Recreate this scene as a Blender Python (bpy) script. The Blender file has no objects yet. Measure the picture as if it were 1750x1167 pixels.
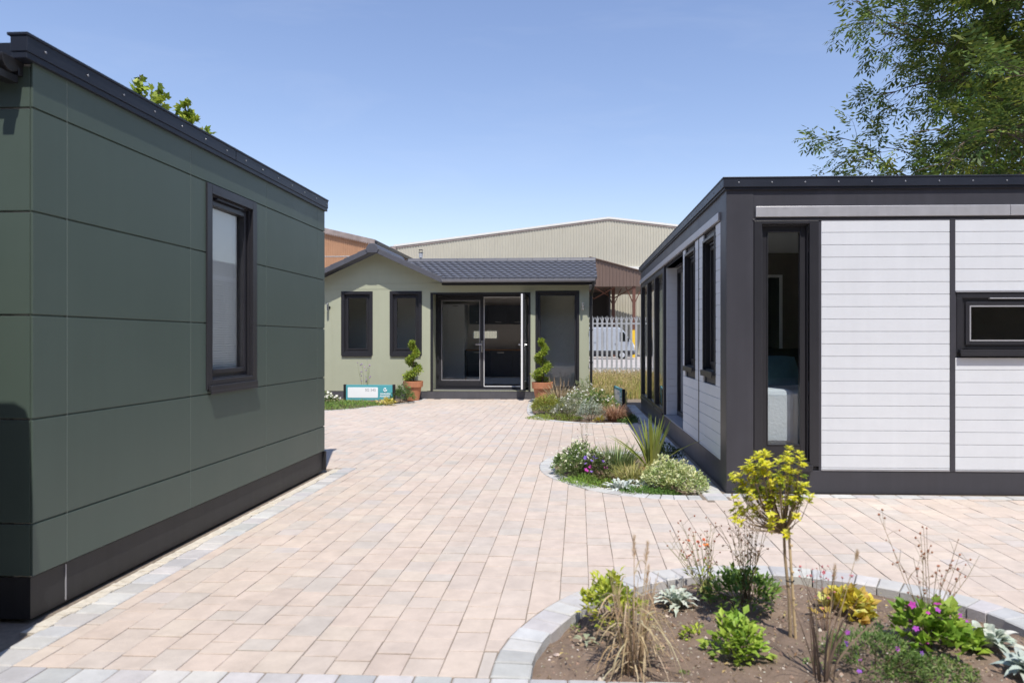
import bpy, bmesh, math, random
import numpy as np
from mathutils import Vector, Matrix, noise as mnoise
R = math.radians
scene = bpy.context.scene
C = scene.collection

# ------------------------------------------------------------------ camera, sky, sun, exposure
cam_d = bpy.data.cameras.new('camera')
cam = bpy.data.objects.new('camera', cam_d); C.objects.link(cam)
cam.location = (0, 0, 1.45)
cam.rotation_euler = (R(90), 0, R(2.796))
cam_d.sensor_width = 36; cam_d.lens = 24.006
cam_d.shift_x = -58 / 1750; cam_d.shift_y = -1.5 / 1750
cam_d.clip_end = 3000
cam_d.dof.use_dof = True; cam_d.dof.focus_distance = 12.0; cam_d.dof.aperture_fstop = 2.6
scene.camera = cam

SUN = Vector((0.30, -1.0, 1.90)).normalized()
world = bpy.data.worlds.new('World'); scene.world = world; world.use_nodes = True
wn = world.node_tree; bg = wn.nodes['Background']
sky = wn.nodes.new('ShaderNodeTexSky'); sky.sky_type = 'NISHITA'; sky.sun_disc = False
sky.sun_elevation = math.asin(SUN.z); sky.sun_rotation = math.atan2(SUN.x, SUN.y)
sky.altitude = 50; sky.air_density = 1.35; sky.dust_density = 0.3; sky.ozone_density = 2.5
tn = wn.nodes.new('ShaderNodeVectorMath'); tn.operation = 'MULTIPLY'; tn.inputs[1].default_value = (1.05, .96, 1.06)
wn.links.new(sky.outputs[0], tn.inputs[0])
wtc = wn.nodes.new('ShaderNodeTexCoord'); wmp = wn.nodes.new('ShaderNodeMapping'); wmp.inputs['Scale'].default_value = (2.2, 2.2, 11); wmp.inputs['Rotation'].default_value = (0, R(14), 0)
wnz = wn.nodes.new('ShaderNodeTexNoise'); wnz.inputs['Scale'].default_value = 1.5; wnz.inputs['Detail'].default_value = 8; wnz.inputs['Roughness'].default_value = .6; wnz.inputs['Distortion'].default_value = .6
wmr = wn.nodes.new('ShaderNodeMapRange'); wmr.inputs[1].default_value = .50; wmr.inputs[2].default_value = .86; wmr.inputs[3].default_value = 0; wmr.inputs[4].default_value = .09
wmx = wn.nodes.new('ShaderNodeMix'); wmx.data_type = 'RGBA'; wmx.inputs['B'].default_value = (5.6, 5.9, 6.6, 1)
wn.links.new(wtc.outputs['Generated'], wmp.inputs['Vector']); wn.links.new(wmp.outputs[0], wnz.inputs['Vector']); wn.links.new(wnz.outputs['Fac'], wmr.inputs[0])
wn.links.new(wmr.outputs[0], wmx.inputs['Factor']); wn.links.new(tn.outputs[0], wmx.inputs['A'])
wn.links.new(wmx.outputs['Result'], bg.inputs[0]); bg.inputs[1].default_value = 0.105
sun_d = bpy.data.lights.new('sun', 'SUN'); sun_d.energy = 3.05; sun_d.angle = R(0.53); sun_d.color = (1.0, 0.945, 0.865)
sun = bpy.data.objects.new('sun', sun_d); C.objects.link(sun)
sun.rotation_euler = SUN.to_track_quat('Z', 'Y').to_euler()
scene.view_settings.view_transform = 'Standard'; scene.view_settings.look = 'None'
scene.view_settings.exposure = 0.66; scene.view_settings.gamma = 1.0

# ------------------------------------------------------------------ helpers
def tag(o, label=None, cat=None, group=None, kind=None):
    if label: o['label'] = label
    if cat: o['category'] = cat
    if group: o['group'] = group
    if kind: o['kind'] = kind
    return o
def thing(name, label, cat, loc=(0, 0, 0), rz=0.0, group=None):
    o = bpy.data.objects.new(name, None); C.objects.link(o); o.empty_display_size = .2
    o.location = loc; o.rotation_euler = (0, 0, rz)
    return tag(o, label, cat, group)
def copy_tree(o, parent=None):
    c = o.copy(); C.objects.link(c)
    if parent: c.parent = parent
    for ch in [x for x in bpy.data.objects if x.parent == o]:
        copy_tree(ch, c)
    return c

class MB:
    def __init__(s): s.v = []; s.f = []; s.m = []; s.c = []; s.cur = (1, 1, 1, 1)
    def face(s, idx, m=0, c=None): s.f.append(tuple(idx)); s.m.append(m); s.c.append(c or s.cur)
    def add(s, pts): n = len(s.v); s.v.extend([tuple(p) for p in pts]); return n
    def quad(s, a, b, c, d, m=0, col=None):
        n = s.add((a, b, c, d)); s.face((n, n+1, n+2, n+3), m, col)
    def tri(s, a, b, c, m=0, col=None):
        n = s.add((a, b, c)); s.face((n, n+1, n+2), m, col)
    def hexa(s, p, m=0, col=None):
        n = s.add(p)
        for q in ((0,3,2,1),(4,5,6,7),(0,1,5,4),(1,2,6,5),(2,3,7,6),(3,0,4,7)):
            s.face([n+i for i in q], m, col)
    def box(s, x0, x1, y0, y1, z0, z1, m=0, col=None):
        s.hexa([(x0,y0,z0),(x1,y0,z0),(x1,y1,z0),(x0,y1,z0),(x0,y0,z1),(x1,y0,z1),(x1,y1,z1),(x0,y1,z1)], m, col)
    def abox(s, ax, u0, u1, d0, d1, z0, z1, m=0, col=None):
        d0, d1 = min(d0, d1), max(d0, d1)
        if ax == 'x': s.box(u0, u1, d0, d1, z0, z1, m, col)
        else: s.box(d0, d1, u0, u1, z0, z1, m, col)
    def ring(s, ax, u0, u1, z0, z1, w, d0, d1, m=0, wb=None):
        wb = w if wb is None else wb
        s.abox(ax, u0, u0+w, d0, d1, z0, z1, m); s.abox(ax, u1-w, u1, d0, d1, z0, z1, m)
        s.abox(ax, u0+w, u1-w, d0, d1, z1-w, z1, m); s.abox(ax, u0+w, u1-w, d0, d1, z0, z0+wb, m)
    def wall(s, ax, u0, u1, z0, z1, d0, d1, holes=(), m=0):
        us = sorted({u0, u1, *[h[i] for h in holes for i in (0, 1)]}); zs = sorted({z0, z1, *[h[i] for h in holes for i in (2, 3)]})
        us = [u for u in us if u0 <= u <= u1]; zs = [z for z in zs if z0 <= z <= z1]
        P = (lambda u, d, z: (u, d, z)) if ax == 'x' else (lambda u, d, z: (d, u, z))
        solid = {}
        for i in range(len(us)-1):
            for j in range(len(zs)-1):
                cu, cz = (us[i]+us[i+1])/2, (zs[j]+zs[j+1])/2
                solid[i, j] = not any(h[0] < cu < h[1] and h[2] < cz < h[3] for h in holes)
        for (i, j), ok in solid.items():
            if not ok: continue
            a, b, c, d = us[i], us[i+1], zs[j], zs[j+1]
            s.quad(P(a,d0,c), P(b,d0,c), P(b,d0,d), P(a,d0,d), m); s.quad(P(a,d1,c), P(a,d1,d), P(b,d1,d), P(b,d1,c), m)
            if not solid.get((i-1, j)): s.quad(P(a,d0,c), P(a,d0,d), P(a,d1,d), P(a,d1,c), m)
            if not solid.get((i+1, j)): s.quad(P(b,d0,c), P(b,d1,c), P(b,d1,d), P(b,d0,d), m)
            if not solid.get((i, j-1)): s.quad(P(a,d0,c), P(a,d1,c), P(b,d1,c), P(b,d0,c), m)
            if not solid.get((i, j+1)): s.quad(P(a,d0,d), P(b,d0,d), P(b,d1,d), P(a,d1,d), m)
    def prism(s, poly, ax, a, b, m=0, col=None):
        """extrude a polygon; ax 'y': poly is (x,z) from y=a..b, 'x': (y,z), 'z': (x,y)"""
        P = {'y': lambda p, t: (p[0], t, p[1]), 'x': lambda p, t: (t, p[0], p[1]), 'z': lambda p, t: (p[0], p[1], t)}[ax]
        n = len(poly); i0 = s.add([P(p, a) for p in poly]); i1 = s.add([P(p, b) for p in poly])
        s.face([i0+i for i in range(n)][::-1], m, col); s.face([i1+i for i in range(n)], m, col)
        for i in range(n):
            j = (i+1) % n; s.face((i0+i, i0+j, i1+j, i1+i), m, col)
    def tube(s, pts, rad, n=6, m=0, col=None, cap=True):
        pts = [Vector(p) for p in pts]; rings = []
        if not hasattr(rad, '__len__'): rad = [rad]*len(pts)
        ref = Vector((.31, .17, .93)).normalized()
        for i, p in enumerate(pts):
            t = (pts[min(i+1, len(pts)-1)] - pts[max(i-1, 0)]).normalized()
            a = t.cross(ref)
            if a.length < .1: a = t.cross(Vector((1, 0, 0)))
            a.normalize(); b = t.cross(a)
            rings.append(s.add([p + (a*math.cos(2*math.pi*k/n) + b*math.sin(2*math.pi*k/n))*rad[i] for k in range(n)]))
        for i in range(len(pts)-1):
            for k in range(n):
                k2 = (k+1) % n; s.face((rings[i]+k, rings[i]+k2, rings[i+1]+k2, rings[i+1]+k), m, col)
        if cap:
            s.face([rings[0]+k for k in range(n)][::-1], m, col); s.face([rings[-1]+k for k in range(n)], m, col)
    def lathe(s, prof, c, n=24, m=0, col=None):
        rs = [s.add([(c[0]+r*math.cos(2*math.pi*k/n), c[1]+r*math.sin(2*math.pi*k/n), c[2]+z) for k in range(n)]) for r, z in prof]
        for i in range(len(rs)-1):
            for k in range(n):
                k2 = (k+1) % n; s.face((rs[i]+k, rs[i]+k2, rs[i+1]+k2, rs[i+1]+k), m, col)
    def leaf(s, p, d, nrm, L, W, col, fold=.25, bend=0.0, m=0):
        """a folded six-point leaf"""
        d = d.normalized(); side = d.cross(nrm)
        if side.length < 1e-3: side = d.cross(Vector((1, .2, .1)))
        side.normalize(); up = side.cross(d)
        q = p + d*L*.5 - up*bend*L*.15; tip = p + d*L - up*bend*L*.5; w = side*W*.5; u = up*W*fold
        n = s.add((p, q - w + u, tip, q + w + u, q))
        s.face((n, n+4, n+2, n+1), m, col); s.face((n, n+3, n+2, n+4), m, col)
    def dleaf(s, p, d, side, L, W, col, m=0):
        n = s.add((p, p+d*L*.5+side*W*.5, p+d*L, p+d*L*.5-side*W*.5)); s.face((n, n+1, n+2, n+3), m, col)
    def blade(s, pts, widths, side, col, m=0):
        ids = []
        for p, w in zip(pts, widths): ids.append(s.add((p - side*w*.5, p + side*w*.5)))
        for a, b in zip(ids, ids[1:]): s.face((a, a+1, b+1, b), m, col)
    def ball(s, c, r, col=None, m=0):
        x, y, z = c; n = s.add(((x+r,y,z),(x-r,y,z),(x,y+r,z),(x,y-r,z),(x,y,z+r),(x,y,z-r)))
        for q in ((0,2,4),(2,1,4),(1,3,4),(3,0,4),(2,0,5),(1,2,5),(3,1,5),(0,3,5)): s.face([n+i for i in q], m, col)
    def build(s, name, mats, parent=None, recalc=True, smooth=False, bevel=0, color=True):
        me = bpy.data.meshes.new(name); me.from_pydata(s.v, [], s.f)
        if not isinstance(mats, (list, tuple)): mats = [mats]
        for m in mats: me.materials.append(m)
        if any(s.m): me.polygons.foreach_set('material_index', s.m)
        if color and any(c != (1, 1, 1, 1) for c in s.c):
            at = me.color_attributes.new('Col', 'FLOAT_COLOR', 'CORNER')
            lens = np.array([len(f) for f in s.f]); cc = np.array([(*c[:3], 1.0) for c in s.c], dtype=np.float32)
            at.data.foreach_set('color', np.repeat(cc, lens, axis=0).ravel())
        if recalc:
            bm = bmesh.new(); bm.from_mesh(me); bmesh.ops.recalc_face_normals(bm, faces=bm.faces); bm.to_mesh(me); bm.free()
        if smooth: me.polygons.foreach_set('use_smooth', [True]*len(me.polygons))
        me.update()
        o = bpy.data.objects.new(name, me); C.objects.link(o)
        if parent: o.parent = parent
        if bevel:
            b = o.modifiers.new('bevel', 'BEVEL'); b.width = bevel; b.segments = 2; b.limit_method = 'ANGLE'
        return o

# ------------------------------------------------------------------ materials
def mat(name, col, rough=.6, spec=.5, metal=0.0, var=.08, vscale=6.0, bump=0.0, bscale=40.0, attr=False, transl=0.0, sheen=0.0, streak=0.0, blotch=0.0, warp=0.0):
    m = bpy.data.materials.new(name); m.use_nodes = True; nt = m.node_tree; N = nt.nodes; L = nt.links
    b = N['Principled BSDF']; b.inputs['Roughness'].default_value = rough; b.inputs['Metallic'].default_value = metal
    b.inputs['Specular IOR Level'].default_value = spec
    tc = N.new('ShaderNodeTexCoord')
    if attr:
        at = N.new('ShaderNodeAttribute'); at.attribute_name = 'Col'; base = at.outputs['Color']
    else:
        rgb = N.new('ShaderNodeRGB'); rgb.outputs[0].default_value = (*col, 1); base = rgb.outputs[0]
    if var:
        n1 = N.new('ShaderNodeTexNoise'); n1.inputs['Scale'].default_value = vscale; n1.inputs['Detail'].default_value = 6; n1.inputs['Roughness'].default_value = .65
        L.new(tc.outputs['Object'], n1.inputs['Vector'])
        mr = N.new('ShaderNodeMapRange'); mr.inputs[1].default_value = .25; mr.inputs[2].default_value = .75
        mr.inputs[3].default_value = 1-var; mr.inputs[4].default_value = 1+var
        L.new(n1.outputs['Fac'], mr.inputs[0])
        val = mr.outputs[0]
        if streak:
            mp = N.new('ShaderNodeMapping'); mp.inputs['Scale'].default_value = (9, 9, .5)
            L.new(tc.outputs['Object'], mp.inputs['Vector'])
            n3 = N.new('ShaderNodeTexNoise'); n3.inputs['Scale'].default_value = 1.6; n3.inputs['Detail'].default_value = 5
            L.new(mp.outputs[0], n3.inputs['Vector'])
            m3 = N.new('ShaderNodeMapRange'); m3.inputs[1].default_value = .3; m3.inputs[2].default_value = .7; m3.inputs[3].default_value = 1-streak; m3.inputs[4].default_value = 1+streak
            L.new(n3.outputs['Fac'], m3.inputs[0])
            mm = N.new('ShaderNodeMath'); mm.operation = 'MULTIPLY'; L.new(val, mm.inputs[0]); L.new(m3.outputs[0], mm.inputs[1]); val = mm.outputs[0]
        if blotch:
            for sc_, am_ in ((.55, blotch), (2.7, blotch*.7)):
                n4 = N.new('ShaderNodeTexNoise'); n4.inputs['Scale'].default_value = sc_; n4.inputs['Detail'].default_value = 7; n4.inputs['Roughness'].default_value = .7; n4.inputs['Distortion'].default_value = .4
                L.new(tc.outputs['Object'], n4.inputs['Vector'])
                m4 = N.new('ShaderNodeMapRange'); m4.inputs[1].default_value = .3; m4.inputs[2].default_value = .62; m4.inputs[3].default_value = 1-am_*2; m4.inputs[4].default_value = 1+am_*.4
                L.new(n4.outputs['Fac'], m4.inputs[0]); mm = N.new('ShaderNodeMath'); mm.operation = 'MULTIPLY'; L.new(val, mm.inputs[0]); L.new(m4.outputs[0], mm.inputs[1]); val = mm.outputs[0]
        vm = N.new('ShaderNodeVectorMath'); vm.operation = 'SCALE'
        L.new(base, vm.inputs[0]); L.new(val, vm.inputs['Scale']); base = vm.outputs[0]
        r2 = N.new('ShaderNodeMapRange'); r2.inputs[3].default_value = max(rough-.08, .02); r2.inputs[4].default_value = min(rough+.1, 1)
        L.new(n1.outputs['Fac'], r2.inputs[0]); L.new(r2.outputs[0], b.inputs['Roughness'])
    L.new(base, b.inputs['Base Color'])
    if bump:
        n2 = N.new('ShaderNodeTexNoise'); n2.inputs['Scale'].default_value = bscale; n2.inputs['Detail'].default_value = 5
        L.new(tc.outputs['Object'], n2.inputs['Vector'])
        bp = N.new('ShaderNodeBump'); bp.inputs['Strength'].default_value = bump; bp.inputs['Distance'].default_value = .01
        L.new(n2.outputs['Fac'], bp.inputs['Height']); nrm_ = bp.outputs[0]
        if warp:
            n5 = N.new('ShaderNodeTexNoise'); n5.inputs['Scale'].default_value = 1.7; n5.inputs['Detail'].default_value = 2; L.new(tc.outputs['Object'], n5.inputs['Vector'])
            b5 = N.new('ShaderNodeBump'); b5.inputs['Strength'].default_value = warp; b5.inputs['Distance'].default_value = .06
            L.new(n5.outputs['Fac'], b5.inputs['Height']); L.new(nrm_, b5.inputs['Normal']); nrm_ = b5.outputs[0]
        L.new(nrm_, b.inputs['Normal'])
    if transl:
        tr = N.new('ShaderNodeBsdfTranslucent'); mx = N.new('ShaderNodeMixShader'); mx.inputs[0].default_value = transl
        L.new(base, tr.inputs['Color']); L.new(b.outputs[0], mx.inputs[1]); L.new(tr.outputs[0], mx.inputs[2])
        L.new(mx.outputs[0], N['Material Output'].inputs['Surface'])
    return m
def glass_mat(name, tint=(.90, .92, .915), ior=1.5):
    m = bpy.data.materials.new(name); m.use_nodes = True; nt = m.node_tree; N = nt.nodes; L = nt.links
    N.remove(N['Principled BSDF'])
    t = N.new('ShaderNodeBsdfTransparent'); t.inputs[0].default_value = (*tint, 1)
    g = N.new('ShaderNodeBsdfGlossy'); g.inputs['Roughness'].default_value = .004; g.inputs['Color'].default_value = (1, 1, 1, 1)
    ge = N.new('ShaderNodeNewGeometry'); dt = N.new('ShaderNodeVectorMath'); dt.operation = 'DOT_PRODUCT'
    L.new(ge.outputs['Normal'], dt.inputs[0]); L.new(ge.outputs['Incoming'], dt.inputs[1])
    def mth(op, a, b=None):
        q = N.new('ShaderNodeMath'); q.operation = op
        for i_, v_ in enumerate((a, b)):
            if v_ is None: continue
            if isinstance(v_, (int, float)): q.inputs[i_].default_value = v_
            else: L.new(v_, q.inputs[i_])
        return q.outputs[0]
    c_ = mth('ABSOLUTE', dt.outputs['Value']); F_ = mth('ADD', mth('MULTIPLY', mth('POWER', mth('SUBTRACT', 1.0, c_), 5.0), .96), .042)
    tc = N.new('ShaderNodeTexCoord'); nz = N.new('ShaderNodeTexNoise'); nz.inputs['Scale'].default_value = 1.3
    bp = N.new('ShaderNodeBump'); bp.inputs['Strength'].default_value = .02; bp.inputs['Distance'].default_value = .05
    L.new(tc.outputs['Object'], nz.inputs['Vector']); L.new(nz.outputs['Fac'], bp.inputs['Height']); L.new(bp.outputs[0], g.inputs['Normal'])
    mx = N.new('ShaderNodeMixShader'); L.new(F_, mx.inputs[0])
    L.new(t.outputs[0], mx.inputs[1]); L.new(g.outputs[0], mx.inputs[2]); L.new(mx.outputs[0], N['Material Output'].inputs['Surface'])
    return m

M = {}
M['green'] = mat('dark green board', (.078, .108, .089), .44, .42, var=.03, vscale=2.2, bump=.05, bscale=300, streak=.02, blotch=.012, warp=.05)
M['jlit'] = mat('painted lit joint edge', (.20, .23, .20), .5, .4, var=.05)
M['plinth'] = mat('black plinth board', (.024, .0235, .025), .5, .4, var=.22, vscale=5, bump=.08, bscale=90, streak=.12)
M['navy'] = mat('dark blue grey trim', (.018, .022, .034), .4, .4, var=.1, vscale=3)
M['anth'] = mat('anthracite board', (.050, .050, .060), .42, .42, var=.08, vscale=2.5, bump=.05, bscale=220, streak=.06, blotch=.04, warp=.08)
M['anth2'] = mat('grey step board', (.085, .085, .095), .5, .4, var=.12, vscale=4, streak=.06)
M['upvc'] = mat('anthracite window plastic', (.026, .026, .031), .34, .5, var=.05, vscale=4)
M['alu'] = mat('brushed aluminium', (.46, .46, .48), .38, .5, .35, var=.06, vscale=9, streak=.04)
M['steel'] = mat('stainless steel', (.6, .6, .6), .25, .5, 1.0, var=.04)
M['screw'] = mat('screw heads', (.3, .31, .34), .4, .5, .6, var=0)
M['white'] = mat('white cladding board', (.668, .692, .722), .5, .35, var=.03, vscale=3, bump=.12, bscale=260, streak=.015, blotch=.012, warp=.05)
M['sage'] = mat('sage green board', (.43, .45, .33), .6, .3, var=.03, vscale=2.5, bump=.08, bscale=200, streak=.012, blotch=.012)
M['rooft'] = mat('slate grey roof tile', (.125, .128, .145), .36, .5, var=.2, vscale=12, bump=.25, bscale=220)
M['verge'] = mat('grey verge trim', (.095, .098, .115), .5, .4, var=.12, vscale=8)
M['gutter'] = mat('black gutter plastic', (.02, .02, .023), .35, .5, var=.1)
M['gutgrey'] = mat('grey gutter', (.27, .275, .30), .4, .5, var=.1)
M['inner'] = mat('interior plaster', (.74, .71, .68), .8, .2, var=.03)
M['innerdark'] = mat('interior brown wall', (.20, .165, .145), .8, .2, var=.04)
M['floorwood'] = mat('dark floor', (.10, .085, .075), .5, .4, var=.2, vscale=8)
M['kitchen'] = mat('navy kitchen unit', (.045, .055, .075), .4, .4, var=.05)
M['kwhite'] = mat('white kitchen unit', (.78, .78, .78), .4, .4, var=.03)
M['wood'] = mat('oak worktop', (.30, .155, .075), .4, .4, var=.25, vscale=15)
M['pvcwhite'] = mat('white plastic', (.82, .82, .82), .35, .5, var=.02)
M['glass'] = glass_mat('window glass')
M['paver'] = mat('paving block', (1, 1, 1), .85, .25, var=.12, vscale=9, bump=.35, bscale=130, attr=True, blotch=.05)
M['joint'] = mat('jointing sand', (.235, .195, .155), .95, .1, var=.25, vscale=30, bump=.5, bscale=200)
M['mortar'] = mat('cream mortar', (.60, .55, .46), .95, .1, var=.2, vscale=18, bump=.7, bscale=70)
M['concrete'] = mat('yard concrete', (.46, .42, .385), .9, .2, var=.18, vscale=.6, bump=.2, bscale=40)
M['soil'] = mat('dry brown soil', (1, 1, 1), .95, .1, var=.25, vscale=14, bump=.9, bscale=70, attr=True)
M['stone'] = mat('pebbles', (1, 1, 1), .8, .3, var=.1, attr=True)
M['leaf'] = mat('leaf', (1, 1, 1), .5, .35, var=.12, vscale=25, attr=True, transl=.30)
M['leafgloss'] = mat('glossy leaf', (1, 1, 1), .36, .45, var=.1, vscale=25, attr=True, transl=.38)
M['felt'] = mat('silver felted leaf', (1, 1, 1), .9, .1, var=.06, vscale=30, attr=True, transl=.12)
M['dry'] = mat('dry grass', (1, 1, 1), .75, .2, var=.12, vscale=25, attr=True, transl=.25)
M['petal'] = mat('petal', (1, 1, 1), .7, .2, var=.05, attr=True, transl=.3)
M['stem'] = mat('plant stem', (1, 1, 1), .8, .2, var=.15, vscale=25, attr=True)
M['bark'] = mat('bark', (.15, .115, .085), .9, .2, var=.35, vscale=14, bump=.7, bscale=30)
M['stemtan'] = mat('pale shrub bark', (.36, .27, .17), .85, .2, var=.25, vscale=30, bump=.4, bscale=60)
M['cane'] = mat('bamboo cane', (.56, .42, .24), .5, .4, var=.2, vscale=20)
M['rubber'] = mat('black rubber', (.015, .015, .016), .7, .3, var=.1)
M['terra'] = mat('terracotta', (.50, .215, .115), .8, .25, var=.14, vscale=9, bump=.2, bscale=60, streak=.08)
M['teal'] = mat('teal sign board', (.10, .40, .45), .4, .4, var=.03)
M['signwhite'] = mat('white sign panel', (.92, .93, .94), .3, .5, var=.01)
M['signgrey'] = mat('grey lettering', (.42, .43, .46), .5, .3, var=0)
M['orange'] = mat('orange corrugated sheet', (.40, .225, .13), .7, .3, var=.16, vscale=.5, streak=.06)
M['fibre'] = mat('weathered fibre cement', (.30, .25, .23), .9, .2, var=.3, vscale=2)
M['beige'] = mat('beige profiled sheet', (.47, .445, .36), .5, .4, var=.05, vscale=.4, streak=.05)
M['beigetrim'] = mat('pale flashing', (.70, .69, .63), .5, .4, var=.08)
M['brownsheet'] = mat('brown profiled sheet', (.145, .098, .076), .55, .4, var=.06, vscale=.6)
M['brownsteel'] = mat('brown steel', (.13, .055, .035), .6, .4, var=.15)
M['yellow'] = mat('yellow guard paint', (.75, .48, .03), .5, .4, var=.08)
M['galv'] = mat('galvanised steel', (.54, .555, .58), .45, .5, .3, var=.14, vscale=9)
M['vanwhite'] = mat('white van paint', (.34, .37, .41), .3, .5, var=.05)
M['vandark'] = mat('black van paint', (.012, .012, .014), .25, .6, var=.03)
M['darkglass'] = mat('dark vehicle glass', (.012, .014, .016), .06, .6, var=0)
M['undershade'] = mat('painted shade under canopy', (.05, .047, .045), .9, .2, var=.1)
M['bed'] = mat('quilted bedspread', (.70, .74, .82), .85, .2, var=.06, vscale=18, bump=.6, bscale=35)
M['tealcloth'] = mat('teal cushion', (.11, .21, .235), .85, .2, var=.12, vscale=20)
M['headb'] = mat('black headboard', (.03, .03, .033), .7, .3, var=.1)
M['mirror'] = mat('mirror', (.85, .87, .86), .02, .5, 1.0, var=0)
M['blind'] = mat('blind slats', (.80, .83, .88), .5, .4, var=.03)

rnd = random.Random(7)
def jit(c, a=.15, r=rnd):
    k = 1 + r.uniform(-a, a); return (max(c[0]*k*(1+r.uniform(-a, a)*.5), 0), max(c[1]*k, 0), max(c[2]*k*(1+r.uniform(-a, a)*.5), 0), 1)
def catmull(P, n=10):
    P = [Vector((*p, 0)) for p in P]; out = []
    for i in range(len(P)-1):
        p0, p1, p2, p3 = P[max(i-1, 0)], P[i], P[i+1], P[min(i+2, len(P)-1)]
        for k in range(n):
            t = k/n
            out.append(.5*((2*p1) + (p2-p0)*t + (2*p0-5*p1+4*p2-p3)*t*t + (3*p1-p0-3*p2+p3)*t**3))
    out.append(P[-1]); return [(p.x, p.y) for p in out]
def inside(poly, x, y):
    c = False; j = len(poly)-1
    for i in range(len(poly)):
        xi, yi = poly[i]; xj, yj = poly[j]
        if (yi > y) != (yj > y) and x < (xj-xi)*(y-yi)/(yj-yi)+xi: c = not c
        j = i
    return c

# ------------------------------------------------------------------ bed outlines
A_c = catmull([(-.385,2.93),(-.375,3.15),(-.32,3.39),(-.205,3.66),(-.05,3.90),(.13,4.09),(.38,4.27),(.65,4.39),(.95,4.46),(1.25,4.45),(1.55,4.38),(1.85,4.24),(2.1,4.07),(2.28,3.88),(2.38,3.66),(2.43,3.4),(2.44,2.93)])
B_c = catmull([(1.13,6.29),(1.0,6.29),(.80,6.30),(.54,6.37),(.25,6.52),(0,6.77),(-.22,7.08),(-.38,7.42),(-.455,7.82),(-.44,8.2),(-.33,8.52),(-.1,8.76),(.3,8.93),(.7,8.97),(1.08,8.97)])
C_c = catmull([(-1.17,16.85),(-1.19,16.2),(-1.16,15.4),(-1.1,14.3),(-.98,13.3),(-.74,12.65),(-.35,12.18),(.2,11.95),(.65,11.93),(1.04,11.96)])
D_c = catmull([(-9.5,12.3),(-8,12.7),(-6.5,13.25),(-5.24,13.86),(-4.75,14.3),(-4.35,15.05),(-3.97,15.79),(-3.82,16.3),(-3.78,16.85)])
A_poly = [(-.385, 2.80)] + A_c + [(2.44, 2.80)]; B_poly = B_c; C_poly = C_c + [(1.02, 17.5), (-1.17, 17.5)]; D_poly = D_c + [(-9.5, 17.5)]
POLYS = [A_poly, B_poly, C_poly, D_poly]

# ------------------------------------------------------------------ ground
g = MB(); g.quad((-900, -900, -.07), (900, -900, -.07), (900, 900, -.07), (-900, 900, -.07))
tag(g.build('ground', M['concrete'], recalc=False), kind='structure')
g = MB(); g.quad((-11, -3, -.011), (9, -3, -.011), (9, 17.4, -.011), (-11, 17.4, -.011))
def poly_grid(poly, step): pass
# sand bed under the paving, left open inside the planting beds
g = MB(); s_ = .08
xs = np.arange(-11, 9, s_); ys = np.arange(-1.2, 17.4, s_)
def in_bed_core(x, y, marg=.07):
    for P in POLYS:
        if inside(P, x, y): return True
    return False
# long strips merged along x to keep the mesh light
for y in ys:
    run = None
    for x in list(xs)+[None]:
        ok = x is not None and not in_bed_core(x+s_/2, y+s_/2)
        if ok and run is None: run = x
        if not ok and run is not None:
            xe = (x if x is not None else 9)
            g.quad((run-.03, y, -.006), (xe+.03, y, -.006), (xe+.03, y+s_, -.006), (run-.03, y+s_, -.006)); run = None
tag(g.build('paving_sand', M['joint'], recalc=False), kind='structure')

# ------------------------------------------------------------------ block paving
PAL = [((.605,.475,.395),5),((.575,.455,.385),5),((.545,.445,.385),4),((.505,.44,.395),3),((.625,.51,.42),3),((.48,.44,.41),1.6),((.56,.43,.36),2),((.50,.455,.45),.8)]
def pick(pal, r):
    t = r.uniform(0, sum(w for _, w in pal))
    for c, w in pal:
        t -= w
        if t <= 0: return c
    return pal[-1][0]
def clip_half(poly, px, py, nx, ny):
    out = []
    for i in range(len(poly)):
        a, b = poly[i], poly[(i+1) % len(poly)]
        da = (a[0]-px)*nx+(a[1]-py)*ny; db = (b[0]-px)*nx+(b[1]-py)*ny
        if da >= 0: out.append(a)
        if da*db < 0:
            t = da/(da-db); out.append((a[0]+(b[0]-a[0])*t, a[1]+(b[1]-a[1])*t))
    return out
def area(p): return .5*abs(sum(p[i][0]*p[(i+1) % len(p)][1]-p[(i+1) % len(p)][0]*p[i][1] for i in range(len(p))))
def block(mb, poly, top, col, bev=.006, down=.03):
    """one paving block from a convex polygon, edges rounded over"""
    cx = sum(p[0] for p in poly)/len(poly); cy = sum(p[1] for p in poly)/len(poly)
    if area(poly) < .0012: return
    inn = []
    for p in poly:
        v = Vector((cx-p[0], cy-p[1])); l = max(v.length, 1e-5); inn.append((p[0]+v.x/l*bev*1.4, p[1]+v.y/l*bev*1.4))
    n = len(poly); tilt = (rnd.uniform(-.006, .006), rnd.uniform(-.006, .006))
    zt = lambda p: top + (p[0]-cx)*tilt[0] + (p[1]-cy)*tilt[1]
    a = mb.add([(p[0], p[1], top-down) for p in poly]); b = mb.add([(p[0], p[1], zt(p)-bev*.8) for p in poly]); c = mb.add([(p[0], p[1], zt(p)) for p in inn])
    for i in range(n):
        j = (i+1) % n
        mb.face((a+i, a+j, b+j, b+i), 0, col); mb.face((b+i, b+j, c+j, c+i), 0, col)
    mb.face([c+i for i in range(n)], 0, col)
CURVES = [A_c, B_c, C_c, D_c]
CARR = [np.array(c) for c in CURVES]
pv = MB(); W = .1665; gap = .0055; gx_ = .0019; gy_ = .0036; jj = lambda: rnd.uniform(-.0013, .0013)
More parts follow.
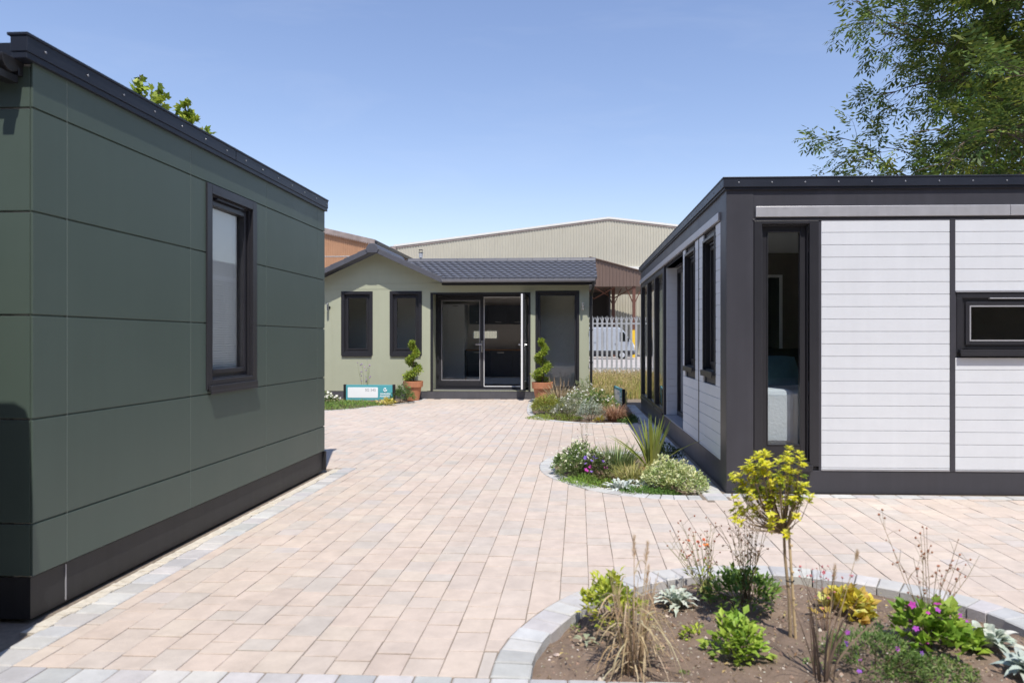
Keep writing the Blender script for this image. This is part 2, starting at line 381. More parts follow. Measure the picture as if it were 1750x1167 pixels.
def zone_clip(poly, cx, cy):
    # straight limits: left building border, near border row, right building strips
    if cy < 7.66 and cx < -2.45: poly = clip_half(poly, -2.528, 0, 1, 0)
    if 2.6 < cy < 3.2:
        pass
    if cx > 1.25 and cy > 6.2: poly = clip_half(poly, 0, 6.43, 0, -1)
    if cx <= 1.4 and cx > .8 and cy > 6.2: poly = clip_half(poly, 1.155-(cy-6.4)*.0122, cy, -1, 0)
    return poly
for k in range(-52, 52):
    x0 = -.944 + k*W; x1 = x0 + W
    if x0 < -9.4 or x1 > 7.4: continue
    y = -1.0 - rnd.uniform(0, .3); prev = None
    while y < 17.0:
        L = rnd.choices((.125, .165, .205, .25), (2, 4, 1.5, 3))[0]
        y0, y1 = y, y+L
        if y0 < 2.762 < y1+.06: y1 = 2.7625
        y = y1 if y1 != 2.7625 else 2.9255
        cx, cy = (x0+x1)/2, (y0+y1)/2
        if cy < 7.45 and cx < -2.62: continue
        if cx > 1.45 and cy > 6.7: continue
        if cy > 6.52 and cx > 1.25: continue
        if cy > 16.84: continue
        g2 = gap*.5
        poly = [(x0+gx_+jj(), y0+gy_+jj()), (x1-gx_+jj(), y0+gy_+jj()), (x1-gx_+jj(), y1-gy_+jj()), (x0+gx_+jj(), y1-gy_+jj())]
        poly = zone_clip(poly, cx, cy)
        if len(poly) < 3: continue
        dead = False
        for cur, arr, P in zip(CURVES, CARR, POLYS):
            d2 = ((arr - (cx, cy))**2).sum(1); i = int(d2.argmin())
            if d2[i] > .09:
                if inside(P, cx, cy): dead = True; break
                continue
            a = arr[max(i-1, 0)]; b = arr[min(i+1, len(arr)-1)]; t = b-a; nrm = np.array((-t[1], t[0])); nrm /= np.linalg.norm(nrm)
            q = arr[i]
            if inside(P, q[0]+nrm[0]*.05, q[1]+nrm[1]*.05): nrm = -nrm
            q = q + nrm*.003
            poly = clip_half(poly, q[0], q[1], nrm[0], nrm[1])
            if len(poly) < 3: dead = True; break
        if dead: continue
        # slow drift of tone over the yard plus block to block change
        nz = mnoise.noise(Vector((cx*.55, cy*.4, 3.1)))
        c = jit(pick(PAL, rnd), .03); kk = 1.0 + nz*.04; mn = (.58, .515, .44); c = tuple(mn[i]*.55+c[i]*.45 for i in range(3))
        block(pv, poly, rnd.uniform(-.0016, .0016), (c[0]*kk, c[1]*kk, c[2]*kk, 1), bev=.0026)
tag(pv.build('paving', M['paver'], recalc=False), kind='structure')

# grey setts: border rows and bed kerbs
GPAL = [((.50,.49,.475),4),((.55,.54,.52),3),((.45,.445,.435),2),((.58,.57,.54),1)]
st = MB()
def sett_rect(x0, x1, y0, y1, top=.003, mb=None):
    g2 = .003
    block(mb or st, [(x0+g2, y0+g2), (x1-g2, y0+g2), (x1-g2, y1-g2), (x0+g2, y1-g2)], top+rnd.uniform(-.002, .002), jit(pick(GPAL, rnd), .06), bev=.008, down=.06)
x = -5.0
while x < 4.5:
    l = .165; sett_rect(x, x+l, 2.765, 2.925); x += l
y = 2.93
while y < 7.62:
    l = rnd.choice((.125, .165, .165, .21)); sett_rect(-2.70, -2.533, y, min(y+l, 7.66)); y += l
x = 1.16
while x < 7: sett_rect(x, x+.2, 6.435, 6.555); x += .2
y = 6.30
while y < 15.4:
    l = rnd.choice((.125, .165, .24)); xs0 = 1.165-(y-6.4)*.0122
    if y > 6.58 or True: sett_rect(xs0, xs0+.20, y, y+l)
    y += l
tag(st.build('kerb_setts', M['paver'], recalc=False), kind='structure')
def kerb(curve, width, l0, top, name):
    mb = MB(); pts = [Vector((*p, 0)) for p in curve]
    # outward-in offset: towards the inside of the bed
    arr = pts; S = [0]
    for a, b in zip(arr, arr[1:]): S.append(S[-1]+(b-a).length)
    tot = S[-1]; n = max(int(tot/l0), 1); 
    def at(s):
        s = min(max(s, 0), tot-1e-6); i = max(j for j in range(len(S)) if S[j] <= s); i = min(i, len(arr)-2)
        t = (s-S[i])/(S[i+1]-S[i]); p = arr[i].lerp(arr[i+1], t); tg = (arr[min(i+2, len(arr)-1)]-arr[max(i-1, 0)]).normalized()
        return p, Vector((-tg.y, tg.x, 0))
    P = CURVES[[id(c) for c in CURVES].index(id(curve))]; poly = POLYS[[id(c) for c in CURVES].index(id(curve))]
    p, nr = at(tot*.5); sg = 1 if inside(poly, p.x+nr.x*.05, p.y+nr.y*.05) else -1
    for k in range(n):
        s0, s1 = tot*k/n+.003, tot*(k+1)/n-.003
        (p0, n0), (p1, n1) = at(s0), at(s1); w = width*rnd.uniform(.97, 1.02)
        q = [p0, p1, p1+n1*sg*w, p0+n0*sg*w]
        block(mb, [(v.x, v.y) for v in q], top+rnd.uniform(-.003, .003), jit(pick(GPAL, rnd), .06), bev=.008, down=.13)
    return tag(mb.build(name, M['paver'], recalc=True), kind='structure')
kerb(A_c, .172, .128, .005, 'bed_kerb'); kerb(B_c, .172, .13, .005, 'bed_kerb'); kerb(C_c, .11, .15, .008, 'bed_kerb'); kerb(D_c, .09, .2, .006, 'bed_kerb')
mb = MB()   # mortar haunch beside the dark green cabin
for i in range(120):
    y0 = 3.25+i*.036; w = .045+.03*mnoise.noise(Vector((i*.3, 0, 0)))+.01
    mb.box(-2.765, -2.735+w*.9, y0, y0+.036, -.03, .006+.006*mnoise.noise(Vector((i*.7, 2, 0))))
tag(mb.build('mortar_strip', M['mortar']), kind='structure')

# soil in the beds
def soil(poly, z0, mound, step, name, curve):
    mb = MB(); xs = [p[0] for p in poly]; ys = [p[1] for p in poly]; ids = {}
    arr = np.array(curve)
    X = np.arange(min(xs), max(xs)+step, step); Y = np.arange(min(ys), max(ys)+step, step)
    for i, x in enumerate(X):
        for j, y in enumerate(Y):
            if not inside(poly, x, y): continue
            d = math.sqrt(((arr-(x, y))**2).sum(1).min()); 
            if d < .03: continue
            n = mnoise.fractal(Vector((x*7, y*7, 0)), 1.0, 2.1, 4)*.019 + mnoise.noise(Vector((x*2.3, y*2.3, 5)))*.018
            ids[i, j] = mb.add([(x, y, z0+mound*min(max(d-.15, 0)/.5, 1)+n)])
    for (i, j), a in ids.items():
        b, c, d = ids.get((i+1, j)), ids.get((i+1, j+1)), ids.get((i, j+1))
        if b is None or c is None or d is None: continue
        k = mnoise.noise(Vector((X[i]*3, Y[j]*3, 9))); k2 = mnoise.noise(Vector((X[i]*1.1, Y[j]*1.1, 2)))
        v = 1+.16*k+.15*k2
        mb.face((a, b, c, d), 0, (.205*v, .152*v, .115*v, 1))
    return tag(mb.build(name, M['soil'], recalc=False, smooth=True), kind='structure')
soil(A_poly, -.055, .035, .018, 'soil', A_c); soil(B_poly, -.04, .03, .06, 'soil', B_c); soil(C_poly, -.04, .03, .12, 'soil', C_c); soil(D_poly, -.04, .03, .15, 'soil', D_c)
mb = MB(); r2 = random.Random(3)
for _ in range(3800):
    x, y = r2.uniform(-.2, 2.3), r2.uniform(2.95, 4.3)
    if not inside(A_poly, x, y): continue
    d = math.sqrt(((CARR[0]-(x, y))**2).sum(1).min())
    if d < .19: continue
    n = mnoise.fractal(Vector((x*7, y*7, 0)), 1.0, 2.1, 4)*.019 + mnoise.noise(Vector((x*2.3, y*2.3, 5)))*.018
    z = -.055+.035*min(max(d-.15, 0)/.5, 1)+n
    r = r2.choice((.002, .003, .003, .004, .005, .006, .009, .012 if r2.random() < .3 else .004)); c = r2.choice(((.36,.28,.2),(.26,.19,.14),(.2,.14,.10),(.48,.42,.34),(.3,.21,.15),(.6,.56,.5) if r < .006 else (.3,.24,.18)))
    n0 = len(mb.v); mb.ball((x, y, z+r*.2), r, jit(c, .2, r2))
    for q in range(n0, len(mb.v)):
        v = mb.v[q]; mb.v[q] = (v[0]+r2.uniform(-.4, .4)*r, v[1]+r2.uniform(-.4, .4)*r, v[2]+r2.uniform(-.3, .3)*r)
tag(mb.build('gravel', M['stone'], smooth=False), 'small stones and clods scattered over the front bed soil', 'gravel', kind='stuff')

mb = MB()
for _ in range(420):
    x, y = r2.uniform(-.15, 2.3), r2.uniform(2.95, 4.25)
    if not inside(A_poly, x, y) or math.sqrt(((CARR[0]-(x, y))**2).sum(1).min()) < .19: continue
    z = -.055+.035+.012*mnoise.noise(Vector((x*2.3, y*2.3, 5)))+.006; d = Vector((r2.uniform(-1, 1), r2.uniform(-1, 1), r2.uniform(-.1, .25)))
    mb.leaf(Vector((x, y, z)), d, Vector((r2.uniform(-.4, .4), r2.uniform(-.4, .4), 1)), r2.uniform(.012, .04), r2.uniform(.003, .014), jit(r2.choice([(.34,.24,.14),(.46,.36,.22),(.22,.15,.09),(.52,.42,.18)]), .2, r2), .3, .6)
tag(mb.build('leaf_litter', M['dry'], recalc=False), 'dead leaf scraps and straw lying on the front bed soil', 'leaf litter', kind='stuff')

# ------------------------------------------------------------------ shared building parts
def window(root, ax, u0, u1, z0, z1, d, inn, trim=.075, recess=.045, fw=.05, sill=None, name='window', mt='upvc', proud=.012, casement=True, vent=True, sillproj=.035):
    """d: outer wall face, inn: +1/-1 direction towards the inside"""
    mb = MB()
    mb.ring(ax, u0, u1, z0, z1, trim, d-inn*proud, d+inn*.02)
    a0, a1, b0, b1 = u0+trim-.004, u1-trim+.004, z0+trim-.004, z1-trim+.004
    mb.ring(ax, a0, a1, b0, b1, .014, d+inn*.018, d+inn*(recess+.06))
    a0 += .012; a1 -= .012; b0 += .012; b1 -= .012
    mb.ring(ax, a0, a1, b0, b1, fw, d+inn*recess, d+inn*(recess+.06))
    a0 += fw-.012; a1 -= fw-.012; b0 += fw-.012; b1 -= fw-.012
    if casement: 
        mb.ring(ax, a0, a1, b0, b1, .034, d+inn*(recess-.014), d+inn*(recess+.05)); a0 += .03; a1 -= .03; b0 += .03; b1 -= .03
    f = mb.build(name, M[mt], root, bevel=.003)
    p = MB(); dg = d+inn*(recess+.02); p.abox(ax, a0, a1, dg, dg+inn*.006, b0, b1)
    p.build('pane', M['glass'], f)
    if vent:
        v = MB(); um = (u0+u1)/2; hw = (a1-a0)*.42
        v.abox(ax, um-hw, um+hw, d+inn*(recess-.03), d+inn*(recess-.001), b1+.045, b1+.062)
        v.build('trickle_vent', M['navy'], f, bevel=.003)
    if sill:
        s = MB(); s.abox(ax, u0+.02, u1-.02, d-inn*sillproj, d+inn*.1, z0-.012, z0+.028)
        s.abox(ax, u0+.022, u1-.022, d-inn*sillproj, d-inn*(sillproj-.008), z0-.035, z0-.012)
        s.build('sill', M[mt], f, bevel=.002)
    return f
def boards(mb, ax, u0, u1, z0, z1, d, inn, pitch=.1172, holes=(), thick=.022, gp=.0042):
    """horizontal boards with open V joints on a backing, cut round the holes"""
    z = z1
    while z > z0+.004:
        zb = max(z-pitch, z0); za, zt = zb+gp, z
        us = [(u0, u1)]
        for h in holes:
            if h[2] < zt-.002 and h[3] > za+.002:
                nu = []
                for a, b in us:
                    if h[0] > a: nu.append((a, min(h[0], b)))
                    if h[1] < b: nu.append((max(h[1], a), b))
                us = [q for q in nu if q[1]-q[0] > .005]
        for a, b in us:
            mb.abox(ax, a, b, d, d+inn*thick, za, zt)
            mb.abox(ax, a+.001, b-.001, d+inn*.0075, d+inn*(thick-.001), zb, za)
        z = zb

# ------------------------------------------------------------------ dark green cabin (left)
gc = thing('garden_cabin', 'flat-roofed garden cabin of dark green panels with one tall window', 'building', (-2.8, 3.37, 0))
LX = -5.5; LY = 4.02
ys_ = [0, .237, 1.427, 2.616, 3.804, LY]; zs_ = [.237, .51, 1.046, 1.581, 2.112, 2.644, 2.90]
hole = (1.627, 2.416, 1.08, 2.64)
mb = MB()
for j in range(len(zs_)-1):
    for i in range(len(ys_)-1):
        a, b, z0, z1 = ys_[i]+.0018, ys_[i+1]-.0018, zs_[j]+.005, zs_[j+1]-.005
        if i == 0: a = 0
        if i == len(ys_)-2: b = LY
        # cut panels round the window
        if a < hole[1] and b > hole[0] and z0 < hole[3] and z1 > hole[2]:
            if a < hole[0]: mb.box(-.012, 0, a, hole[0], z0, z1)
            if b > hole[1]: mb.box(-.012, 0, hole[1], b, z0, z1)
            aa, bb = max(a, hole[0]), min(b, hole[1])
            if z0 < hole[2]: mb.box(-.012, 0, aa, bb, z0, hole[2]-.001)
            if z1 > hole[3]: mb.box(-.012, 0, aa, bb, hole[3]+.001, z1)
        else: mb.box(-.012, 0, a, b, z0, z1)
xs2 = [LX, -4.0, -2.8, -1.6, -.42, -.018]
for j in range(len(zs_)-1):
    for i in range(len(xs2)-1):
        mb.box(xs2[i]+.0018, xs2[i+1]-.0018 if i < 4 else -.0165, 0, .016, zs_[j]+.005, min(zs_[j+1], 2.86)-.005)
        mb.box(xs2[i]+.0018, xs2[i+1]-.0018 if i < 4 else -.0165, LY-.016, LY, zs_[j]+.005, min(zs_[j+1], 2.86)-.005)
mb.build('wall_panel', M['green'], gc, bevel=.0022)
for yy in ys_[1:-1]:  # pale strips paint the sunlit edges of the vertical joints
    mb = MB(); mb.box(-.012, -.0012, yy-.0016, yy+.0016, .24, 2.88)
    mb.build('lit_edge_strip', M['jlit'], gc)
mb = MB(); mb.box(-.0155, -.0125, .004, hole[0], .24, 2.88); mb.box(-.0155, -.0125, hole[1], LY-.004, .24, 2.88); mb.box(-.0155, -.0125, hole[0], hole[1], .24, hole[2]); mb.box(-.0155, -.0125, hole[0], hole[1], hole[3], 2.88)
mb.build('backing', M['green'], gc)
mb = MB()
mb.wall('y', .016, LY-.016, .2, 2.89, -.115, -.024, [(hole[0]+.01, hole[1]-.01, hole[2]+.01, hole[3]-.01)])
mb.wall('x', LX, -.115, .2, 2.85, .024, .10); mb.wall('x', LX, -.115, .2, 2.85, LY-.10, LY-.024); mb.wall('y', .10, LY-.10, .2, 2.85, LX-.09, LX)
mb.box(LX, -.115, .10, LY-.10, .12, .2)
mb.build('wall', M['inner'], gc)
mb = MB(); mb.box(-.04, -.016, .004, LY-.004, .02, .232); mb.box(LX, -.03, .005, .03, .02, .232); mb.box(LX, -.03, LY-.03, LY+.012, .02, .232)
mb.box(-.04, .012, LY-.002, LY+.02, .03, .235)  # black end flap stands where only the cabin's shadow tip falls
mb.build('plinth', M['plinth'], gc)
mb = MB(); mb.box(-.016, -.012, .24, .246, .03, .225); mb.build('plinth_joint', M['alu'], gc)
mb = MB()
mb.box(-.06, .028, -.07, 2.02, 2.905, 2.985); mb.box(-.06, .028, 2.026, LY+.03, 2.905, 2.985); mb.box(-.055, .022, -.066, LY+.026, 2.872, 2.905)
mb.box(-.075, .034, -.075, LY+.034, 2.985, 3.0)
for k in range(14):
    yy = .05+k*.305; mb.tube([(.028, yy, 2.945), (.033, yy, 2.945)], .007, 8, 1)
mb.build('fascia', [M['navy'], M['screw']], gc, bevel=.003)
mb = MB()
mb.prism([(LX, 2.84), (-.06, 2.84), (-.06, 2.97), (LX, 2.97)], 'y', -.02, LY+.02); mb.build('roof', M['navy'], gc)
mb = MB()
pr = [(.0, .0)] + [(.055*math.cos(a)-.0, .055*math.sin(a)) for a in [math.pi+math.pi*k/8 for k in range(9)]]
mb.prism([(-.135+.055+.055*math.cos(a), 2.86+.06*math.sin(a)) for a in [math.pi*(1+k/8) for k in range(9)]] + [(-.026, 2.875), (-.135, 2.875)], 'x', LX, -.045)
mb.box(LX, -.05, -.03, 0, 2.80, 2.9)
mb.box(-.12, -.06, -.135, -.02, 2.76, 2.80)
mb.build('gutter', M['gutter'], gc, bevel=.003)
window(gc, 'y', hole[0], hole[1], hole[2], hole[3], 0, -1, trim=.072, recess=.042, fw=.045, sill=True, sillproj=.032)
bl = MB()
for k in range(74):
    z = 1.20+k*.0186; bl.hexa([(-.100,1.74,z),(-.093,1.74,z+.0165),(-.093,2.31,z+.0165),(-.100,2.31,z),(-.1004,1.74,z+.0002),(-.0934,1.74,z+.0167),(-.0934,2.31,z+.0167),(-.1004,2.31,z+.0002)])
bl.box(-.106, -.088, 1.74, 2.31, 1.183, 1.197)
for yy in (1.85, 2.2): bl.box(-.0875, -.0865, yy, yy+.002, 1.19, 2.575)
bo = bl.build('venetian_blind', M['blind']); bo.location = (-2.8, 3.37, 0); tag(bo, 'pale venetian blind hanging behind the tall window of the dark green cabin', 'blind')

# ------------------------------------------------------------------ white and anthracite annexe (right)
an = thing('garden_annexe', 'flat-roofed annexe of white boards in dark grey framing', 'building', (1.40, 6.584, 0), R(.7))
DX, DY = 5.6, 8.0
bw = (.275, .875, .245, 2.60); kw = (2.15, 3.7, 1.30, 1.905)
s1 = (.483, 1.132, 1.10, 2.56); s2 = (1.636, 2.346, 1.10, 2.56); po = (2.55, 4.36, .27, 2.62); gl = (4.46, 7.9, .24, 2.62)
mb = MB()   # structural walls
mb.wall('x', .03, DX, .05, 2.95, .03, .15, [bw, kw]); mb.wall('x', .16, DX, .05, 2.95, DY-.14, DY-.03)
mb.wall('y', .15, DY-.14, .05, 2.95, .03, .15, [s1, s2, (2.55, 4.36, .27, 2.60), (4.5, 7.86, .26, 2.60)]); mb.wall('y', .15, DY-.14, .05, 2.95, DX-.12, DX, [(.5, 2.7, .27, 2.5), (3.8, 7.0, .27, 2.5)])  # right-wall openings are added, unseen, to let light into the bedroom
mb.build('wall', M['anth'], an)
mb = MB(); mb.box(.15, DX-.12, .15, DY-.14, .15, .25); mb.build('floor', M['floorwood'], an)
mb = MB(); mb.box(.15, DX-.12, .15, DY-.14, 2.66, 2.70); mb.build('ceiling', M['pvcwhite'], an); mb = MB(); mb.wall('x', .2, DX-.12, .25, 2.66, 3.0, 3.1); mb.build('partition', M['innerdark'], an)
mb = MB()   # framing boards on the front
mb.box(0, .257, 0, .03, .0, 2.90); mb.box(.257, DX, .004, .03, 0, .218); mb.box(.257, DX, .004, .03, 2.60, 2.90)
mb.box(.870, .891, .004, .03, .218, 2.60); mb.box(2.087, 2.135, -.003, .03, .218, 2.60)
mb.box(2.135, 2.15, .004, .03, 1.296, 1.905)
mb.box(.245, 2.4, -.006, .004, 2.590, 2.604); mb.box(3.72, 3.77, -.003, .03, .218, 2.6)
# side
mb.box(0, .03, .03, .262, .0, 2.90); mb.box(.004, .03, .262, DY, 0, .258); mb.box(.004, .03, .262, DY, 2.63, 2.90); mb.box(-.003, .03, 1.385, 1.43, .258, 2.63)
mb.box(.004, .03, 2.52, 2.55, .258, 2.63); mb.box(-.004, .03, 4.36, 4.46, .258, 2.63); mb.box(.0, .03, 7.9, DY, .258, 2.63)
mb.build('frame_board', M['anth'], an, bevel=.003)
mb = MB(); mb.box(.018, .0185+.06, .15, .17, 0.0, .01)
for args in (('x', .893, 2.085, .226, 2.588, ()), ('x', 2.137, 3.718, 1.915, 2.588, ()), ('x', 2.137, 3.718, .226, 1.288, ()), ('x', 3.772, DX, .226, 2.588, ()), ('y', .264, 1.383, .262, 2.626, (s1,)), ('y', 1.432, 2.518, .262, 2.626, (s2,))):
    mb = MB(); boards(mb, *args[:5], 0, 1, holes=args[5]); mb.build('cladding', M['white'], an, bevel=.0035)
mb = MB()
#boards(mb, 'x', .893, 2.085, .226, 2.588, 0, 1); boards(mb, 'x', 2.137, 3.718, 1.915, 2.588, 0, 1); boards(mb, 'x', 2.137, 3.718, .226, 1.288, 0, 1); boards(mb, 'x', 3.772, DX, .226, 2.588, 0, 1)
boards(mb, 'x', .035, .21, .275, 2.60, 4.33, 1)
mb.build('cladding', M['white'], an, bevel=.0035)
for q in ((2.137, 3.718, -.012, .012, 1.905, 1.914), (.893, 2.085, -.004, .012, .219, .2255), (2.137, 3.718, -.004, .012, .219, .2255)):
    mb = MB(); mb.box(*q); mb.build('cladding_trim', M['alu'], an)
mb = MB(); mb.box(.273, 2.63, -.022, .004, 2.622, 2.722); mb.box(2.634, DX, -.022, .004, 2.622, 2.722)
mb.box(-.022, .004, .262, DY, 2.640, 2.722)
mb.build('light_rail', M['alu'], an, bevel=.004)
mb = MB()
mb.box(-.035, DX, -.035, .0, 2.905, 2.985); mb.box(-.035, 0, .0, DY+.03, 2.905, 2.985); mb.box(-.04, DX, -.04, DY+.03, 2.985, 3.0); mb.box(-.02, DX, -.02, DY, 2.885, 2.905)
for k in range(18):
    q = .11+k*.31
    if q < DX: mb.tube([(q, -.035, 2.945), (q, -.0395, 2.945)], .008, 8, 1)
for k in range(26): mb.tube([(-.035, .12+k*.31, 2.945), (-.0395, .12+k*.31, 2.945)], .008, 8, 1)
mb.build('fascia', [M['navy'], M['screw']], an, bevel=.004)
mb = MB(); mb.box(0, DX, 0, DY, 2.91, 2.99); mb.build('roof', M['navy'], an)
# bedroom window: deep frame, tall pane
mb = MB()
mb.box(.262, .335, -.004, .03, .258, 2.588); mb.box(.782, .869, -.004, .03, .258, 2.588); mb.box(.335, .782, -.004, .03, 2.56, 2.588); mb.box(.335, .782, -.004, .03, .258, .30)
mb.ring('x', .335, .782, .30, 2.56, .014, .03, .12)
mb.ring('x', .349, .768, .314, 2.546, .05, .06, .12, wb=.135); mb.ring('x', .398, .719, .448, 2.497, .01, .052, .10)
f = mb.build('window', M['upvc'], an, bevel=.003)
p = MB(); p.box(.408, .709, .085, .091, .458, 2.487); p.build('pane', M['glass'], f)
s = MB(); s.box(.32, .80, -.05, .06, .243, .275); s.box(.325, .795, -.05, -.042, .215, .243); s.build('sill', M['upvc'], f, bevel=.002)
# long slot window on the right
mb = MB(); mb.box(2.15, 3.7, -.002, .03, 1.85, 1.905); mb.box(2.15, 2.2, -.002, .03, 1.335, 1.85); mb.box(3.65, 3.7, -.002, .03, 1.335, 1.85)
mb.ring('x', 2.2, 3.65, 1.372, 1.855, .05, .02, .10); mb.ring('x', 2.235, 3.615, 1.41, 1.815, .04, .004, .09)
f = mb.build('window', M['upvc'], an, bevel=.003)
p = MB(); p.box(2.275, 3.575, .045, .051, 1.45, 1.775); p.build('pane', M['glass'], f)
p = MB(); p.ring('x', 2.27, 3.58, 1.445, 1.78, .012, .001, .02); p.build('bead', M['alu'], f)
v = MB(); v.box(2.45, 3.4, -.012, .02, 1.842, 1.852); v.build('trickle_vent', M['alu'], f, bevel=.003)
s = MB(); s.box(2.16, 3.69, -.05, .05, 1.335, 1.365); s.box(2.162, 3.688, -.05, -.042, 1.305, 1.335); s.build('sill', M['upvc'], f, bevel=.002)
for q in ((.5, 2.7, .27, 2.5), (3.8, 7.0, .27, 2.5)): window(an, 'y', q[0], q[1], q[2], q[3], DX, -1, trim=.06, sill=True, vent=False)  # unseen glazing added on the right wall to brighten the bedroom
for q in (s1, s2): window(an, 'y', q[0], q[1], q[2], q[3], 0, 1, trim=.03, recess=.07, fw=.06, sill=True, sillproj=.04)
# porch recess: door set back, three tall panes beyond
mb = MB(); mb.box(.0, .21, 2.552, 4.358, .2585, .275); mb.build('porch_step', M['gutgrey'], an, bevel=.003)
mb = MB(); mb.box(.03, .21, 2.55, 4.36, .22, .258); mb.box(.03, .21, 2.55, 4.36, 2.6, 2.63); mb.box(.03, .21, 2.535, 2.55, .22, 2.6)
mb.build('porch', M['anth'], an)
mb = MB(); mb.ring('y', 2.56, 4.34, .275, 2.58, .07, .20, .26); mb.box(.20, .26, 3.42, 3.50, .345, 2.51)
f = mb.build('door', M['upvc'], an, bevel=.003); p = MB(); p.box(.225, .23, 2.63, 3.42, .345, 2.51); p.box(.225, .23, 3.5, 4.27, .345, 2.51); p.build('pane', M['glass'], f)
for a, b in ((4.46, 5.60), (5.60, 6.75), (6.75, 7.9)):
    mb = MB(); mb.ring('y', a+.003, b-.003, .262, 2.62, .075, .0, .07); mb.box(-.02, .06, a+.02, b-.02, .255, .285)
    f = mb.build('window', M['upvc'], an, bevel=.003)
    p = MB(); p.box(.04, .046, a+.07, b-.07, .33, 2.55); p.build('pane', M['glass'], f)
# bedroom
bd = thing('bed', 'bed with pale blue quilted cover seen through the narrow window', 'bed', (1.76, 6.86, .25))
mb = MB(); mb.box(0, 1.7, .03, 2.0, .12, .69); mb.build('mattress', M['kwhite'], bd, bevel=.03)
mb = MB(); mb.box(-.012, .365, -.012, 1.5, .165, .715); mb.build('quilt', M['bed'], bd, bevel=.05)
mb = MB(); mb.box(-.1, 1.8, 2.02, 2.1, 0, 1.1); mb.build('headboard', M['headb'], bd, bevel=.02)
def pillow(mb, cx, cy, cz, w, h, t, tilt=0.):
    n = 12; top = {}; 
    for sgn in (1, -1):
        for i in range(n+1):
            for j in range(n+1):
                u, v = -1+2*i/n, -1+2*j/n; th = t*.5*((1-u**4)*(1-v**4))**.6*sgn
                x, z = u*w/2*(1-.06*v*v), v*h/2*(1-.06*u*u)
                top[sgn, i, j] = mb.add([(cx+x, cy+th*math.cos(tilt)+z*math.sin(tilt), cz+h/2+z*math.cos(tilt)-th*math.sin(tilt))])
        for i in range(n):
            for j in range(n): mb.face((top[sgn,i,j], top[sgn,i+1,j], top[sgn,i+1,j+1], top[sgn,i,j+1]))
mb = MB(); pillow(mb, 2.10, 7.40, .95, .46, .36, .17, .55); tag(mb.build('cushion', M['tealcloth'], smooth=True), 'teal cushion propped on the pale bed', 'cushion')
mr = thing('wall_mirror', 'narrow white-framed mirror on the brown bedroom wall', 'mirror', (2.64, 9.5, 1.25))
mb = MB(); mb.ring('x', -.12, .14, 0, 1.1, .035, 0, .04); mb.build('frame', M['pvcwhite'], mr); mb = MB(); mb.box(-.085, .105, .015, .02, .035, 1.065); mb.build('glass', M['mirror'], mr)

# ------------------------------------------------------------------ sage green house (far)
FY = 16.86
hs = thing('garden_bungalow', 'sage green bungalow with tiled gable roof and open glazed doors', 'building', (0, FY, 0))
X0, X1 = -6.6, .245; BK = 3.35; EV = 2.88
w1 = (-5.967, -5.164, 1.085, 2.683); w2 = (-4.734, -3.921, 1.085, 2.683); rc = (-3.70, -1.21, .21, 2.645); bg_ = (-1.084, 0.0, .205, 2.68)
mb = MB()
gx, gz, sl = -5.06, 3.66, .4545
mb.wall('x', X0, X1, .19, EV, 0, .10, [w1, w2, rc, bg_])
mb.build('wall', M['sage'], hs)
mb = MB(); mb.prism([(gx-1.66, EV+.001), (gx+1.66, EV+.001), (gx, gz-.03)], 'y', .001, .1); mb.build('gable', M['sage'], hs)
mb = MB()   # raised cover strips over the board joints
for x in (-5.06, -3.80, -6.2): mb.box(x-.003, x+.003, -.0025, 0, .19, 2.70)
mb.box(X0, -3.72, -.006, 0, 2.735, 2.745); mb.box(-1.2, -1.16, -.006, 0, .19, 2.7)
for z in (2.86, 3.12): mb.box(gx-1.6+(z-2.88)*2.1, gx+1.6-(z-2.88)*2.1, -.004, .001, z, z+.006)
mb.box(-3.72, X1, -.02, 0, 2.72, 2.88)
mb.build('cover_strip', M['sage'], hs)
for xq in (X0, X1-.1):
    mb = MB(); mb.wall('y', .10, BK-.1, .19, EV, xq, xq+.1); mb.build('side_wall', M['sage'], hs)
mb = MB()   # door recess cheeks and back frame
RD = .60
mb.box(rc[0]-.03, rc[0], .1, RD, .21, 2.645); mb.build('recess_cheek', M['sage'], hs)
mb = MB(); mb.box(rc[1], rc[1]+.03, .1, RD, .21, 2.645); mb.build('recess_cheek', M['sage'], hs)
mb = MB(); mb.box(rc[0]-.03, rc[1]+.03, .1, RD+.1, 2.645, 2.68); mb.build('recess_soffit', M['anth'], hs)
mb = MB(); mb.box(rc[0]-.004, rc[0]+.055, -.012, .02, .2, 2.64); mb.box(rc[1]-.045, rc[1]+.004, -.012, .02, .2, 2.64); mb.box(rc[0]+.055, rc[1]-.045, -.012, .02, 2.60, 2.64); mb.build('recess_trim', M['upvc'], hs)
mb = MB(); mb.box(X0, X1, .008, .1, -.02, .19); mb.box(rc[0]-.1, rc[1]+.06, .0, RD+.1, -.02, .205); mb.build('plinth', M['anth2'], hs, bevel=.004)
mb = MB(); hb = (-3.17, -2.40, 1.48, 1.77)
mb.wall('x', X0, X1, .19, EV, BK-.1, BK, [hb]); mb.box(X0+.1, X1-.1, .1, BK-.1, 2.70, 2.74)
mb.box(-1.22, -1.19, RD, BK-.1, .2, 2.7); mb.box(rc[0]-.04, rc[0]-.035, .1, RD+.6, .2, 2.7)
mb.build('interior_wall', M['inner'], hs)
mb = MB(); mb.box(X0+.1, X1-.1, .1, BK-.1, .12, .2); mb.build('floor', M['floorwood'], hs)
mb = MB(); mb.box(-1.185, X1-.1, 1.0, 1.03, .2, 2.7); mb.build('room_divider', M['inner'], hs)
mb = MB(); mb.box(X0+.1, rc[0]-.05, 1.1, 1.13, .2, 2.7); mb.build('room_divider', M['inner'], hs)  # pale partition added; stands in for a grey reflection in the gable panes
